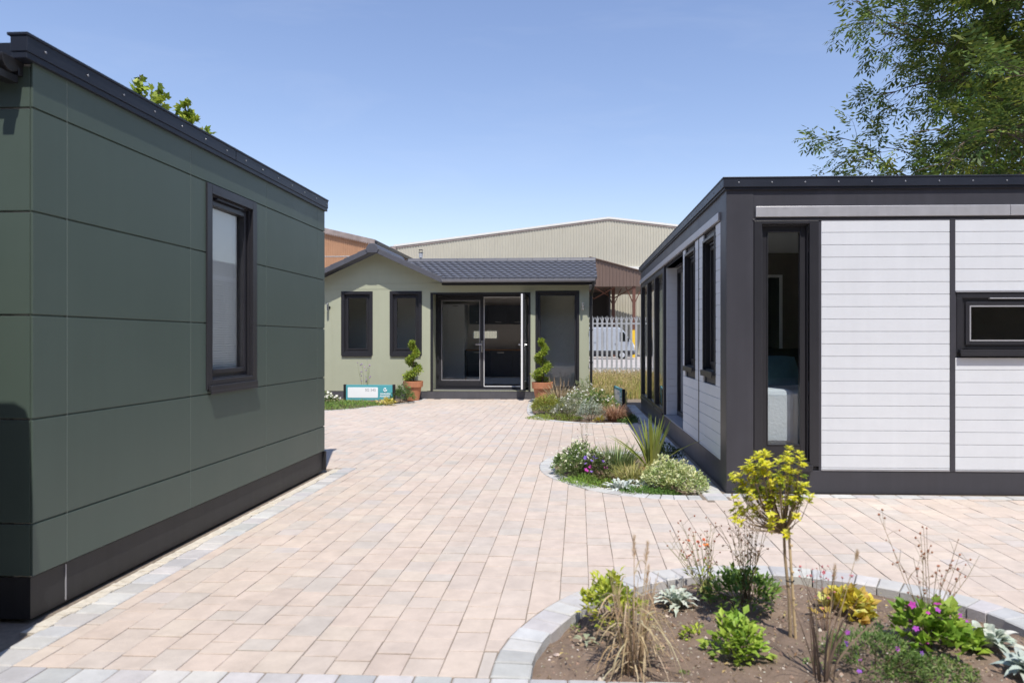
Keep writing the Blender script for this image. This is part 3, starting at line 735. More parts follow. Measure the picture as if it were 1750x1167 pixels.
for q in (w1, w2): window(hs, 'x', q[0], q[1], q[2], q[3], 0, 1, trim=.075, recess=.05, fw=.065, sill=True)
f = window(hs, 'x', bg_[0], bg_[1], bg_[2], bg_[3], 0, 1, trim=.055, recess=.06, fw=.055, casement=False, vent=False)
mb = MB(); mb.ring('x', hb[0], hb[1], hb[2], hb[3], .04, BK-.09, BK-.01); f = mb.build('window', M['pvcwhite'], hs)
p = MB(); p.box(hb[0]+.04, hb[1]-.04, BK-.05, BK-.045, hb[2]+.04, hb[3]-.04); p.build('pane', M['glass'], f)
# door frame, fixed leaf, open leaf
mb = MB(); mb.ring('x', rc[0], rc[1], .206, 2.64, .06, RD, RD+.08); fr = mb.build('door_frame', M['upvc'], hs, bevel=.003)
mb = MB(); mb.box(-2.455, -2.44, RD+.0, RD+.07, .27, 2.57); mb.box(-2.44, -1.28, RD+.01, RD+.07, 2.555, 2.57); mb.box(-2.44, -1.28, RD+.0, RD+.06, .266, .285); mb.build('white_rebate', M['pvcwhite'], fr)
mb = MB(); mb.ring('x', -3.635, -2.457, .275, 2.575, .10, RD-.012, RD+.06, wb=.16); dl = mb.build('door', M['upvc'], hs, bevel=.004)
p = MB(); p.box(-3.535, -2.557, RD+.02, RD+.026, .435, 2.475); p.build('pane', M['glass'], dl)
p = MB(); p.ring('x', -3.545, -2.547, .425, 2.485, .014, RD-.016, RD-.008); p.build('bead', M['alu'], dl)
p = MB(); p.box(-2.515, -2.48, RD-.03, RD-.012, 1.15, 1.45); p.tube([(-2.5, RD-.03, 1.35), (-2.5, RD-.075, 1.35), (-2.66, RD-.075, 1.35)], .011, 8); p.build('handle', M['steel'], dl)
p = MB(); 
for z in (.55, .95, 2.2): p.box(-3.66, -3.61, RD-.05, RD-.012, z, z+.11)
p.build('hinge', M['upvc'], dl)
xo = -1.355
mb = MB(); mb.ring('y', RD-1.10, RD-.01, .275, 2.575, .10, xo, xo+.04, wb=.16); dr = mb.build('door', M['upvc'], hs, bevel=.003)
p = MB(); p.ring('y', RD-1.10, RD-.01, .275, 2.575, .10, xo-.045, xo-.001, wb=.16); p.build('door_inner_face', M['pvcwhite'], dr, bevel=.003)
p = MB(); p.box(xo-.01, xo-.004, RD-1.0, RD-.11, .435, 2.475); p.build('pane', M['glass'], dr)
p = MB()
for sx in (1, -1): 
    b0 = xo+.04 if sx > 0 else xo-.045
    p.tube([(b0, RD-1.05, 1.35), (b0+sx*.06, RD-1.05, 1.35), (b0+sx*.06, RD-.92, 1.35)], .011, 8); p.box(min(b0, b0+sx*.012), max(b0, b0+sx*.012), RD-1.07, RD-1.035, 1.2, 1.48)
p.build('handle', M['steel'], dr)
# roof
def tiles(mb, O, U, V, lu, lv, pu=.19, pv=.205, h=.03, nu=8, cut=None):
    """stepped, scalloped tile courses over the plane O + u U + v V"""
    U = Vector(U).normalized(); V = Vector(V).normalized(); Nn = U.cross(V).normalized()
    if Nn.z < 0: Nn = -Nn
    O = Vector(O); rows = int(math.ceil(lv/pv)); cols = int(lu/(pu/nu))
    for r in range(rows):
        off = .5 if r % 2 else 0
        prof = []
        for t, hh in ((0, 0.0), (0.0, 1.0), (.35, .75), (.7, .4), (1.0, .08)):
            line = []
            for c in range(cols+1):
                u = lu*c/cols; ph = u/pu+off; k = ph-math.floor(ph)
                scal = math.sin(math.pi*k); wav = .020*scal
                v = (r+t)*pv - (.048*scal if t < .9 else 0)*(1 if t == 0 else 1)
                line.append(mb.add([O+U*u+V*min(max(v, -.03), lv)+Nn*(hh*h+(wav if hh > 0 else -.01))]))
            prof.append(line)
        for a, b in zip(prof, prof[1:]):
            for c in range(cols):
                if cut and lu*c/cols < cut(r*pv/lv): continue
                mb.face((a[c], a[c+1], b[c+1], b[c]))
mb = MB(); run = 1.95; rise = run*.335
e0 = -.30; ez = 2.965
tiles(mb, (-5.0, e0, ez), (1, 0, 0), (0, run, rise), 5.0+.43, math.hypot(run, rise), cut=lambda t: 1.62-1.62*t); mb.build('roof', M['rooft'], hs, recalc=False)
mb = MB(); nd = mb.add([(-3.34, e0, ez-.03), (.425, e0, ez-.03), (.425, e0+run, ez+rise-.03), (-4.98, e0+run, ez+rise-.03), (-3.34, e0, ez-.002), (.425, e0, ez-.002), (.425, e0+run, ez+rise-.002), (-4.98, e0+run, ez+rise-.002)])
for q in ((0,3,2,1),(4,5,6,7),(0,1,5,4),(1,2,6,5),(2,3,7,6),(3,0,4,7)): mb.face([nd+i for i in q])
mb.quad((.425, e0+run, ez+rise), (.425, e0+2*run, ez), (-5.0, e0+2*run, ez), (-5.0, e0+run, ez+rise))
mb.quad((.2, 0, EV), (.2, e0+2*run, EV), (.2, e0+run, ez+rise-.03), (.2, e0+run, ez+rise-.03)); mb.build('roof_deck', M['verge'], hs)
mb = MB()
yr = e0+run; zr = ez+rise
for k in range(16):
    xa = .44-k*.34; xb = xa-.345
    if xb < -4.8: break
    mb.prism([(yr-.13, zr-.02), (yr-.09, zr+.055), (yr, zr+.075), (yr+.09, zr+.055), (yr+.13, zr-.02)], 'x', xb, xa-.002-.004*(k % 2))
mb.build('ridge_cap', M['verge'], hs, bevel=.006)
# gable roof
OV = .36; hw = 1.70; gzt = gz+.06
mb = MB()
for sgn in (1, -1):
    tiles(mb, (gx+sgn*hw, -OV+.02, gzt-hw*sl), (0, 1, 0), (-sgn*1, 0, sl), 2.3, math.hypot(hw, hw*sl))
mb.build('gable_roof', M['rooft'], hs, recalc=False)
mb = MB(); mb.prism([(gx-hw, gzt-hw*sl-.035), (gx, gzt-.035), (gx+hw, gzt-hw*sl-.035), (gx+hw, gzt-hw*sl-.002), (gx, gzt-.002), (gx-hw, gzt-hw*sl-.002)], 'y', -OV+.03, 1.9); mb.build('gable_deck', M['verge'], hs)
mb = MB()
nseg = 5
for sgn in (1, -1):
    for k in range(nseg):
        a, b = hw*k/nseg, hw*(k+1)/nseg
        ra, rb = a+.01, b+.03
        up = .055
        P = [(gx+sgn*ra, gzt-ra*sl+up-.012), (gx+sgn*rb, gzt-rb*sl+up+.004), (gx+sgn*rb, gzt-rb*sl-.085), (gx+sgn*ra, gzt-ra*sl-.085)]
        mb.prism(P, 'y', -OV-.018-.004*k, -OV+.06)
        P2 = [(gx+sgn*ra, gzt-ra*sl+up-.01), (gx+sgn*rb, gzt-rb*sl+up+.006), (gx+sgn*rb, gzt-rb*sl+up-.02), (gx+sgn*ra, gzt-ra*sl+up-.036)]
        mb.prism(P2, 'y', -OV+.06, -OV+.15)
mb.build('verge_trim', M['verge'], hs, bevel=.005)
mb = MB()
cap = [(gx-.16, gzt-.04), (gx-.115, gzt+.055), (gx-.055, gzt+.105), (gx+.055, gzt+.105), (gx+.115, gzt+.055), (gx+.16, gzt-.04), (gx+.12, gzt-.125), (gx-.12, gzt-.125)]
mb.prism(cap, 'y', -OV-.045, -OV+.05)
mb.prism(cap[:6], 'y', -OV+.05, 2.2); mb.build('ridge_end', M['verge'], hs, bevel=.008)
mb = MB(); mb.box(gx+hw+.0, .40, e0-.015, e0, ez-.16, ez-.01); mb.box(gx+hw, .39, e0, 0.0, ez-.15, ez-.13); mb.build('eaves_board', M['gutter'], hs)
mb = MB()
gp_ = [(e0-.075+.06*math.cos(a), ez-.05+.055*math.sin(a)) for a in [math.pi*(1+k/8) for k in range(9)]]
mb.prism(gp_+[(e0-.017, ez-.035), (e0-.135, ez-.035)], 'x', gx+hw+.02, .385); mb.box(gx+hw+.01, .39, e0-.142, e0-.012, ez-.036, ez-.026)
mb.build('gutter', M['gutgrey'], hs, bevel=.003)
mb = MB(); mb.tube([(.34, e0-.075, ez-.1), (.34, e0-.06, ez-.2), (.29, -.03, ez-.42), (.29, -.03, .25)], .034, 10)
for z in (.9, 1.7, 2.3): mb.box(.245, .335, -.075, .01, z, z+.03)
mb.tube([(.34, e0-.075, ez-.11), (.34, e0-.075, ez-.03)], .045, 10); mb.build('downpipe', M['gutter'], hs, smooth=False)
mb = MB(); fx, fy = -4.35, 1.72
mb.tube([(fx, fy, 3.5), (fx, fy, 3.72)], .03, 10, 0); mb.lathe([(0, .0), (.05, .0), (.052, .13), (.0, .13)], (fx, fy, 3.72), 12, 1); mb.box(fx-.055, fx+.055, fy-.055, fy+.055, 3.86, 3.872, 0); mb.box(fx-.05, fx+.05, fy-.05, fy+.05, 3.93, 3.945, 0)
for dx in (-.05, .042): mb.box(fx+dx, fx+dx+.008, fy-.004, fy+.004, 3.872, 3.93, 0)
mb.build('flue', [M['gutter'], M['galv']], hs)
# wall lamps
def wall_lamp(x, label):
    t = thing('wall_lamp', label, 'lamp', (x, FY, 2.28), group='steel wall lamps on the sage green house')
    mb = MB(); mb.tube([(0, -.002, 0), (0, -.02, 0)], .035, 14); mb.box(-.012, .012, -.085, -.02, -.012, .012); mb.build('bracket', M['gutter'], t)
    mb = MB(); mb.tube([(0, -.11, -.085), (0, -.11, .095)], .03, 16); mb.build('lamp_body', M['steel'], t, bevel=.003)
    return t
wall_lamp(.085, 'steel cylinder wall lamp between the wide window and the black downpipe'); wall_lamp(-6.27, 'steel cylinder wall lamp left of the gable windows, beside the dark green cabin')
# kitchen inside
kx = FY+BK-.1
def cabinet(name, label, x0, x1, y0, y1, z0, z1, m, top=None, kick=False, nd=2):
    t = thing(name, label, 'cabinet', (0, 0, 0)); mb = MB(); mb.box(x0, x1, y0+.02, y1, z0, z1); mb.build('carcass', M[m], t)
    w = (x1-x0)/nd
    for k in range(nd):
        mb = MB(); mb.box(x0+k*w+.004, x0+(k+1)*w-.004, y0, y0+.019, z0+.004, z1-.004); mb.ring('x', x0+k*w+.004, x0+(k+1)*w-.004, z0+.004, z1-.004, .06, y0-.006, y0)
        d = mb.build('door', M[m], t)
        zz = z0+.05 if z0 > 1.2 else z1-.06
        h = MB(); h.box(x0+k*w+w*.35, x0+k*w+w*.65, y0-.03, y0-.018, zz, zz+.015); h.build('handle', M['steel'], d)
    if top: mb = MB(); mb.box(x0-.02, x1+.02, y0-.03, y1, z1+.001, z1+.04); mb.build('worktop', M[top], t)
    if kick: mb = MB(); mb.box(x0, x1, y0+.06, y1, .2, z0-.001); mb.build('kick_board', M['kwhite'], t)
    return t
cabinet('wall_cabinet', 'dark navy wall cabinet seen high through the open door', -3.2, -1.5, kx-.35, kx, 1.93, 2.48, 'kitchen', nd=3)
cabinet('base_cabinet', 'dark navy base units under a wooden worktop', -3.25, -1.25, kx-.6, kx, .42, 1.16, 'kitchen', 'wood', True, nd=3)
cabinet('tall_cabinet', 'tall white kitchen unit behind the closed glazed door', -4.3, -3.3, kx-.6, kx, .3, 2.5, 'kwhite', nd=2)

# ------------------------------------------------------------------ spiral topiary in pots
def leafball(mb, c, r, n, L, pal, rr, squash=1.0, m=0, Wk=.45):
    for _ in range(n):
        d = Vector((rr.gauss(0, 1), rr.gauss(0, 1), rr.gauss(0, 1))).normalized(); k = r*(rr.random()**.4)*(1.28 if rr.random() < .16 else 1)
        p = Vector(c)+Vector((d.x*k, d.y*k, d.z*k*squash)); dd = (d+Vector((rr.uniform(-.7, .7), rr.uniform(-.7, .7), rr.uniform(-.4, .8)))).normalized()
        mb.leaf(p, dd, Vector((rr.uniform(-1, 1), rr.uniform(-1, 1), 1)), L*rr.uniform(.7, 1.2), L*Wk*rr.uniform(.8, 1.2), jit(rr.choice(pal), .22, rr), .15, .3, m)
def topiary(x, y, sc, phase, seed, label, plabel):
    rr = random.Random(seed)
    t = thing('topiary', label, 'plant', (x, y, .0), group='spiral clipped shrubs in terracotta pots')
    pot = thing('plant_pot', plabel, 'pot', (x, y, 0), group='terracotta pots by the open doors')
    mb = MB(); a = .24*sc
    mb.lathe([(0, 0), (a*.62, 0), (a*.86, .33*sc), (a*.9, .335*sc), (a*1.0, .34*sc), (a*1.04, .47*sc), (a*1.04, .485*sc), (a*.94, .485*sc), (a*.9, .43*sc), (0, .43*sc)], (0, 0, 0), 36)
    mb.build('pot_body', M['terra'], pot, smooth=False, bevel=.004)
    mb = MB(); mb.lathe([(0, .445*sc), (a*.905, .44*sc), (a*.9, .432*sc)], (0, 0, 0), 24); mb.cur = (.1, .07, .05, 1); 
    for i in range(len(mb.c)): mb.c[i] = (.1, .07, .05, 1)
    mb.build('compost', M['soil'], pot)
    z0, z1 = .5*sc, 1.46*sc
    mb = MB(); mb.tube([(.0, 0, .43*sc), (.01, .01, .9*sc), (0, 0, 1.36*sc)], [.016, .013, .006], 7); mb.build('trunk', M['bark'], t)
    fo = MB(); pal = [(.26,.36,.04),(.36,.44,.055),(.17,.26,.035),(.44,.50,.08)]
    N = 60
    for i in range(N):
        k = i/(N-1); ang = phase+k*2*math.pi*2.35; rad = (.135*(1-k)**.6+.015)*sc; z = z0+(z1-z0)*k; r = (.118*(1-k*.5))*sc
        leafball(fo, (math.cos(ang)*rad, math.sin(ang)*rad, z), r, int(72*(1-.35*k)), .05, pal, rr, .66)
    fo.build('foliage', M['leaf'], t, recalc=False)
topiary(-4.03, 16.4, .97, 2.0, 11, 'spiral clipped shrub between the gable windows and the doors', 'terracotta pot half hidden by leafy bed plants at the gable wall')
topiary(-.86, 15.9, 1.0, 1.0, 12, 'spiral clipped shrub in front of the wide dark window', 'terracotta pot in front of the wide window, right of the doors')

# ------------------------------------------------------------------ signs
def text_mesh(name, txt, size, loc, m, parent, bold=0.0, depth=.001, align='LEFT', spacing=1.0):
    cu = bpy.data.curves.new(name, 'FONT'); cu.body = txt; cu.size = size; cu.extrude = depth; cu.offset = bold; cu.align_x = align; cu.space_character = spacing
    o = bpy.data.objects.new(name, cu); C.objects.link(o)
    me = bpy.data.meshes.new_from_object(o.evaluated_get(bpy.context.evaluated_depsgraph_get())); bpy.data.objects.remove(o)
    me.name = name; me.materials.clear(); me.materials.append(m)
    q = bpy.data.objects.new(name, me); C.objects.link(q); q.parent = parent; q.location = loc; q.rotation_euler = (R(90), 0, 0); return q
def sign(loc, rz, label, full=True):
    t = thing('garden_sign', label, 'sign', loc, rz, group='low teal signs in the planting')
    for px in (-.60, .545):
        mb = MB(); mb.box(px, px+.055, -.03, .03, -.1, .43); mb.build('post', M['gutter'], t, bevel=.003)
    mb = MB(); mb.box(-.544, .544, -.02, .02, .07, .42); bdv = mb.build('board', M['teal'], t, bevel=.003)
    mb = MB(); n = 6; poly = []
    for cx, cz, a0 in ((.205-.02, .365-.02, 0), (-.50+.02, .365-.02, 90), (-.50+.02, .125+.02, 180), (.205-.02, .125+.02, 270)):
        for k in range(n+1): a = R(a0+90*k/n); poly.append((cx+.02*math.cos(a), cz+.02*math.sin(a)))
    mb.prism(poly, 'y', -.024, -.0205); mb.build('panel', M['signwhite'], bdv)
    text_mesh('lettering', 'SG 545', .085, (-.095, -.0245, .275), M['signgrey'], bdv, .0012)
    text_mesh('lettering', 'GARDEN', .056, (.376, -.0215, .195), M['signwhite'], bdv, .0016, align='CENTER', spacing=1.08)
    text_mesh('lettering', 'ANNEXES', .056, (.376, -.0215, .14), M['signwhite'], bdv, .0016, align='CENTER', spacing=1.08)
    mb = MB()   # round emblem: an open ring with a leaf in it
    pts = [(.376+.036*math.cos(a), -.022, .305+.036*math.sin(a)) for a in [R(70+k*18) for k in range(17)]]
    mb.tube(pts, .010, 6); mb.tube([(.376, -.022, .305), (.41, -.022, .302), (.412, -.022, .285)], .009, 6); mb.tube([(.37, -.022, .32), (.40, -.022, .345)], [.010, .003], 6)
    mb.build('emblem', M['signwhite'], bdv)
    return t
sign((-4.84, 15.55, .01), 0, 'low teal sign with a white panel in front of the gable wall')
sign((.87, 15.0, -.0), R(-84), 'low teal sign seen edge-on beside the white annexe')

# ------------------------------------------------------------------ plants
UP = Vector((0, 0, 1))
def rdir(rr, up=.3): 
    d = Vector((rr.gauss(0, 1), rr.gauss(0, 1), rr.gauss(0, 1)+up)); return d.normalized()
def bush(name, label, x, y, rx, h, n, L, pal, seed, mt='leaf', wk=.5, stems=9, scol=(.12,.09,.05), flowers=None, z=-.03, group=None, lift=.15, ry=None, cat='plant', clump=9):
    rr = random.Random(seed); t = thing(name, label, cat, (x, y, z), group=group); ry = ry or rx
    fo = MB(); sm = MB(); tips = []
    nt = max(n//clump, 6)
    for i in range(nt):
        a = rr.uniform(0, 2*math.pi); k = math.sqrt(rr.random()); lm = 1+.38*mnoise.noise(Vector((math.cos(a)*1.6+seed*3.1, math.sin(a)*1.6, k*1.3))); k *= lm; zz = h*lm*(lift+(1-lift)*(1-min(k, 1)**2*.75)*rr.uniform(.3, 1.0)**.6)
        p = Vector((math.cos(a)*k*rx, math.sin(a)*k*ry, zz)); tips.append(p)
        out = Vector((p.x/rx*.7, p.y/ry*.7, .6)).normalized()
        base = jit(rr.choice(pal), .12, rr)
        for _ in range(clump):
            d = (out+Vector((rr.uniform(-1, 1), rr.uniform(-1, 1), rr.uniform(-.5, .8)))*.9).normalized()
            q = p+Vector((rr.uniform(-1, 1), rr.uniform(-1, 1), rr.uniform(-1.1, .5)))*L*.75
            fo.leaf(q, d, UP+rdir(rr)*.5, L*rr.uniform(.65, 1.2), L*wk*rr.uniform(.8, 1.2), jit(base, .14, rr), .2, .5)
    for i in range(min(stems, len(tips))):
        p = tips[i]; sm.tube([(p.x*.15, p.y*.15, -.02), (p.x*.6+rr.uniform(-.02, .02), p.y*.6, p.z*.55), tuple(p)], [max(.006*h/.4, .002)*.8, .003, .0014], 5, 0, jit(scol, .2, rr))
    fo.build('foliage', M[mt], t, recalc=False)
    if stems: sm.build('stem', M['stem'], t)
    if flowers:
        nf, fs, fcol, fh = flowers; fl = MB(); single = nf <= 20
        for _ in range(nf):
            if single: fl = MB()
            p = rr.choice(tips)+Vector((rr.uniform(-1, 1)*.05, rr.uniform(-1, 1)*.05, rr.uniform(0, fh)))
            flower(fl, p, fs*rr.uniform(.7, 1.2), rr.choice(fcol) if isinstance(fcol[0], tuple) else fcol, rr)
            if single: fl.build('flower', M['petal'], t, recalc=False)
        if not single: fl.build('flower', M['petal'], t, recalc=False)
    return t
def flower(mb, p, s, col, rr, n=5):
    nrm = (Vector((0, -.5, .8))+rdir(rr)*.6).normalized(); a = nrm.cross(Vector((0, 0, 1)) if abs(nrm.z) < .9 else Vector((1, 0, 0))).normalized(); b = nrm.cross(a)
    for k in range(n):
        an = 2*math.pi*k/n+rr.random()*.4; d = a*math.cos(an)+b*math.sin(an)+nrm*.25
        mb.leaf(p, d, nrm, s, s*.75, jit(col, .12, rr), .1, .3)
def grass(name, label, x, y, n, h, spread, w, pal, seed, droop=.5, mt='dry', z=-.03, lean=(0, 0), base=.05, plumes=None, group=None, part='blade', cat='grass', seg=6):
    rr = random.Random(seed); t = thing(name, label, cat, (x, y, z), group=group); mb = MB()
    for i in range(n):
        a = rr.uniform(0, 2*math.pi); b = Vector((math.cos(a), math.sin(a), 0)); r0 = base*math.sqrt(rr.random())
        hh = h*rr.uniform(.45, 1.0); sp = spread*rr.uniform(.15, 1.0); dr = droop*rr.uniform(.2, 1.3); pts = []; ws = []
        for k in range(seg+1):
            q = k/seg
            pts.append(b*(r0+sp*q**1.4) + Vector((lean[0]*q*q, lean[1]*q*q, hh*(q-dr*q**3*.55)))); ws.append(w*(1-.15*q)*(1-q**4)+.0004 if k < seg else w*.1)
        side = Vector((-b.y, b.x, .25*rr.uniform(-1, 1))); side.normalize()
        if abs(side.dot(Vector((1, 0, 0)))) < .5: side = (side+Vector((rr.choice((-1, 1))*.9, 0, 0))).normalized()
        mb.blade(pts, ws, side, jit(rr.choice(pal), .18, rr))
    mb.build(part, M[mt], t, recalc=False)
    if plumes:
        pm = MB(); sm = MB()
        for (dx, dy, ph, pl) in plumes:
            top = Vector((dx, dy, ph)); sm.tube([(dx*.1, dy*.1, 0), (dx*.5, dy*.5, ph*.55), tuple(top)], [.0022, .0018, .001], 5, 0, (.42, .32, .18, 1))
            ax = Vector((dx*.3, dy*.3, ph)).normalized()
            for _ in range(150):
                q = rr.random(); p = top-ax*pl*(1-q); d = (ax+rdir(rr, 0)*.55).normalized(); pm.dleaf(p, d, rdir(rr, 0), .03*(1-.5*q), .0016, jit((.62, .47, .30), .15, rr))
        sm.build('stem', M['stem'], t); pm.build('plume', M['dry'], t, recalc=False)
    return t
def stalks(name, label, x, y, n, h, spread, seed, scol=(.23,.18,.11), heads=True, hcol=(.14,.08,.05), hs=.006, branches=4, flowers=None, z=-.03, leaves=None, r0=.0022, lean=(0, 0), cat='plant', fan=None):
    rr = random.Random(seed); t = thing(name, label, cat, (x, y, z)); sm = MB(); hd = MB(); fl = MB(); lf = MB(); ends = []
    for i in range(n):
        a = rr.uniform(0, 2*math.pi); b = Vector((math.cos(a), math.sin(a)*.6, 0)); sp = spread*rr.uniform(.2, 1); hh = h*rr.uniform(.6, 1.05)
        P = [b*(.02*rr.random())+b*(sp*q**1.2)+Vector((lean[0]*q, lean[1]*q, hh*q))+Vector((rr.uniform(-.006, .006), rr.uniform(-.006, .006), 0)) for q in (0, .25, .5, .75, 1)]
        sm.tube(P, [r0, r0*.9, r0*.75, r0*.6, r0*.4], 5, 0, jit(scol, .2, rr)); ends.append(P[-1])
        for _ in range(branches):
            q = rr.uniform(.4, .95); p = P[0].lerp(P[-1], q); i2 = min(int(q*4), 3); p = P[i2].lerp(P[i2+1], q*4-i2)
            e = p+Vector((rr.uniform(-.06, .06), rr.uniform(-.05, .05), rr.uniform(.02, .09)))
            sm.tube([p, p.lerp(e, .5)+Vector((0, 0, .006)), e], [r0*.5, r0*.4, r0*.3], 4, 0, jit(scol, .2, rr)); ends.append(e)
        if leaves:
            for _ in range(leaves[0]):
                q = rr.uniform(.02, .6); p = P[0].lerp(P[-1], q); lf.leaf(p, rdir(rr, .2), UP, leaves[1]*rr.uniform(.6, 1.2), leaves[1]*leaves[2], jit(rr.choice(leaves[3]), .15, rr), .2, .6)
    if heads:
        for e in ends:
            if rr.random() < .85:
                for _ in range(1+rr.randrange(2)): hd.ball(e+rdir(rr)*hs*.6, hs*rr.uniform(.6, 1.1), jit(hcol, .3, rr))
    if flowers:
        for e in rr.sample(ends, min(flowers[0], len(ends))):
            fl = MB(); flower(fl, e+UP*.004, flowers[1]*rr.uniform(.8, 1.2), rr.choice(flowers[2]), rr); fl.build('flower', M['petal'], t, recalc=False)
    sm.build('stem', M['stem'], t)
    if heads: hd.build('seed_head', M['stem'], t)
    if leaves: lf.build('foliage', M['leaf'], t, recalc=False)
    return t
def rosette(name, label, x, y, n, L, W, pal, seed, z=-.03, up=.5, mt='felt', group=None, lobes=False):
    rr = random.Random(seed); t = thing(name, label, 'plant', (x, y, z), group=group); mb = MB()
    for i in range(n):
        a = i*2.4+rr.uniform(-.3, .3); k = i/n; d = Vector((math.cos(a), math.sin(a), 0)); l = L*(1.1-.5*k)*rr.uniform(.8, 1.15); e = up*(.35+1.2*k)
        col = jit(rr.choice(pal), .1, rr); side = Vector((-d.y, d.x, 0)); off = d*.012+Vector((rr.uniform(-1, 1)*L*.25, rr.uniform(-1, 1)*L*.25, 0))
        rows = []; seg = 7
        for s in range(seg+1):
            q = s/seg; c = off+d*(l*q*math.cos(e))+UP*(l*(math.sin(e)*q*1.35-q*q*.55)+.02)
            w = W*(math.sin(math.pi*min(q*.88+.1, 1))**.8)*(1-.25*q)*(1.0 if not lobes else (1.25 if s % 2 else .5))
            rows.append(mb.add((c-side*w*.5+UP*w*.22, c, c+side*w*.5+UP*w*.22)))
        for r0_, r1_ in zip(rows, rows[1:]):
            mb.face((r0_, r0_+1, r1_+1, r1_), 0, col); mb.face((r0_+1, r0_+2, r1_+2, r1_+1), 0, col)
    mb.build('foliage', M[mt], t, recalc=False); return t
def mat_plant(name, label, x, y, rx, ry, h, n, L, pal, seed, wk=.25, z=-.03, mt='leaf', poly=None, flowers=None):
    rr = random.Random(seed); mb = MB()
    for _ in range(n):
        a = rr.uniform(0, 2*math.pi); k = math.sqrt(rr.random()); px, py = math.cos(a)*k*rx, math.sin(a)*k*ry
        if poly and not inside(poly, x+px, y+py): continue
        hh = h*(1-k*k*.7)*rr.uniform(.3, 1)
        nz = .75+.5*mnoise.noise(Vector((px*8, py*8, seed)))
        mb.leaf(Vector((px, py, hh*nz)), rdir(rr, .9), UP+rdir(rr)*.6, L*rr.uniform(.6, 1.2), L*wk, jit(rr.choice(pal), .2, rr), .2, .3)
    if flowers:
        t = thing(name, label, 'plant', (x, y, z)); mb.build('foliage', M[mt], t, recalc=False); fl = MB()
        for _ in range(flowers[0]):
            a = rr.uniform(0, 2*math.pi); k = math.sqrt(rr.random())*.9
            flower(fl, Vector((math.cos(a)*k*rx, math.sin(a)*k*ry, h*(1-k*k*.7)+rr.uniform(0, flowers[3]))), flowers[1], rr.choice(flowers[2]), rr)
        fl.build('flower', M['petal'], t, recalc=False); return t
    o = mb.build(name, M[mt], None, recalc=False); o.location = (x, y, z); return tag(o, label, 'plant')

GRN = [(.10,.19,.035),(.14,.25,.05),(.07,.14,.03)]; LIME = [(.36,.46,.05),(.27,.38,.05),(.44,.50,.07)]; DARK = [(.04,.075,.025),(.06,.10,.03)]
STRAW = [(.52,.41,.24),(.44,.33,.19),(.58,.49,.32),(.36,.26,.15)]; SILV = [(.50,.55,.46),(.42,.48,.40),(.58,.61,.53)]
YEL = [(.62,.52,.06),(.56,.50,.10),(.46,.42,.05)]

# --- front bed
rr = random.Random(21)
sh = thing('standard_shrub', 'small shrub with bright lime yellow leaves on a bare stem tied to a cane', 'shrub', (1.04, 3.42, -.03))
mb = MB(); mb.tube([(0, 0, 0), (-.006, .0, .2), (-.025, .01, .42), (-.03, .01, .56)], [.0085, .0078, .007, .0065], 8, 0); mb.build('trunk', M['stemtan'], sh)
mb = MB(); mb.tube([(.022, -.012, 0), (-.012, -.004, .58)], .0065, 8)
for k in range(4): mb.tube([(.018-.006*k, -.011, .08+.13*k), (.0178-.006*k, -.011, .088+.13*k)], .008, 8)
mb.build('cane', M['cane'], sh)
mb = MB(); mb.tube([(-.004+.019*math.cos(a), -.004+.016*math.sin(a), .3) for a in [k*math.pi/6 for k in range(13)]], .003, 5, cap=False); mb.build('tie', M['rubber'], sh)
fo = MB(); sm = MB()
top0 = Vector((-.028, .01, .53)); ccen = Vector((-.085, .03, .755))
CL = [(-.15,.865,.075,15),(-.05,.835,.085,16),(.03,.905,.04,7),(-.225,.755,.07,13),(-.12,.715,.085,15),(.0,.70,.08,14),(-.245,.635,.05,8),(-.15,.60,.07,8),(-.05,.56,.055,6),(.045,.745,.045,7),(-.10,.93,.035,4),(-.21,.84,.035,5)]
for cx_, cz_, cr_, cn_ in [q for q in CL for _ in range(q[3]//1) ]:
    low = cz_ < .66
    dd_ = rdir(rr, .1); k = rr.random()**.5
    tip = Vector((cx_+dd_.x*cr_*k, .01+rr.uniform(-1, 1)*.12*(.5+cr_*6)*.8+dd_.y*cr_*k, cz_+dd_.z*cr_*k-.0))
    ms = top0.lerp(tip, .5)+Vector(((tip.x-top0.x)*.18, (tip.y-top0.y)*.18, -.01)); sm.tube([top0, top0.lerp(ms, .5), ms, tip], [.0034, .0026, .002, .001], 5, 0, jit((.27, .20, .13), .2, rr))
    ax = (tip-ms).normalized(); ax = (ax+Vector((0, -.05, .5))).normalized(); a1 = ax.cross(Vector((1, .2, 0))).normalized(); b1 = ax.cross(a1)
    nw = rr.choice((1, 2, 2, 3)) if not low else 1
    for w_ in range(nw):
        c = tip.lerp(ms, .30*w_)+rdir(rr)*.012*w_; bright = rr.random() < (.9 if w_ == 0 else .55)
        for q in range(11 if w_ == 0 else 8):
            an = q*2.4+w_; dd = (ax*rr.uniform(.15, .9)+(a1*math.cos(an)+b1*math.sin(an))*.95).normalized()
            col = rr.choice([(.78,.72,.045),(.68,.68,.04),(.58,.62,.035),(.82,.78,.14)]) if bright else rr.choice([(.18,.28,.03),(.30,.38,.04),(.46,.50,.04)])
            fo.leaf(c+ax*rr.uniform(-.012, .006), dd, ax, .030*rr.uniform(.7, 1.2), .0165, jit(col, .12, rr), .22, .5)
sm.build('branch', M['stem'], sh); fo.build('foliage', M['leafgloss'], sh, recalc=False)

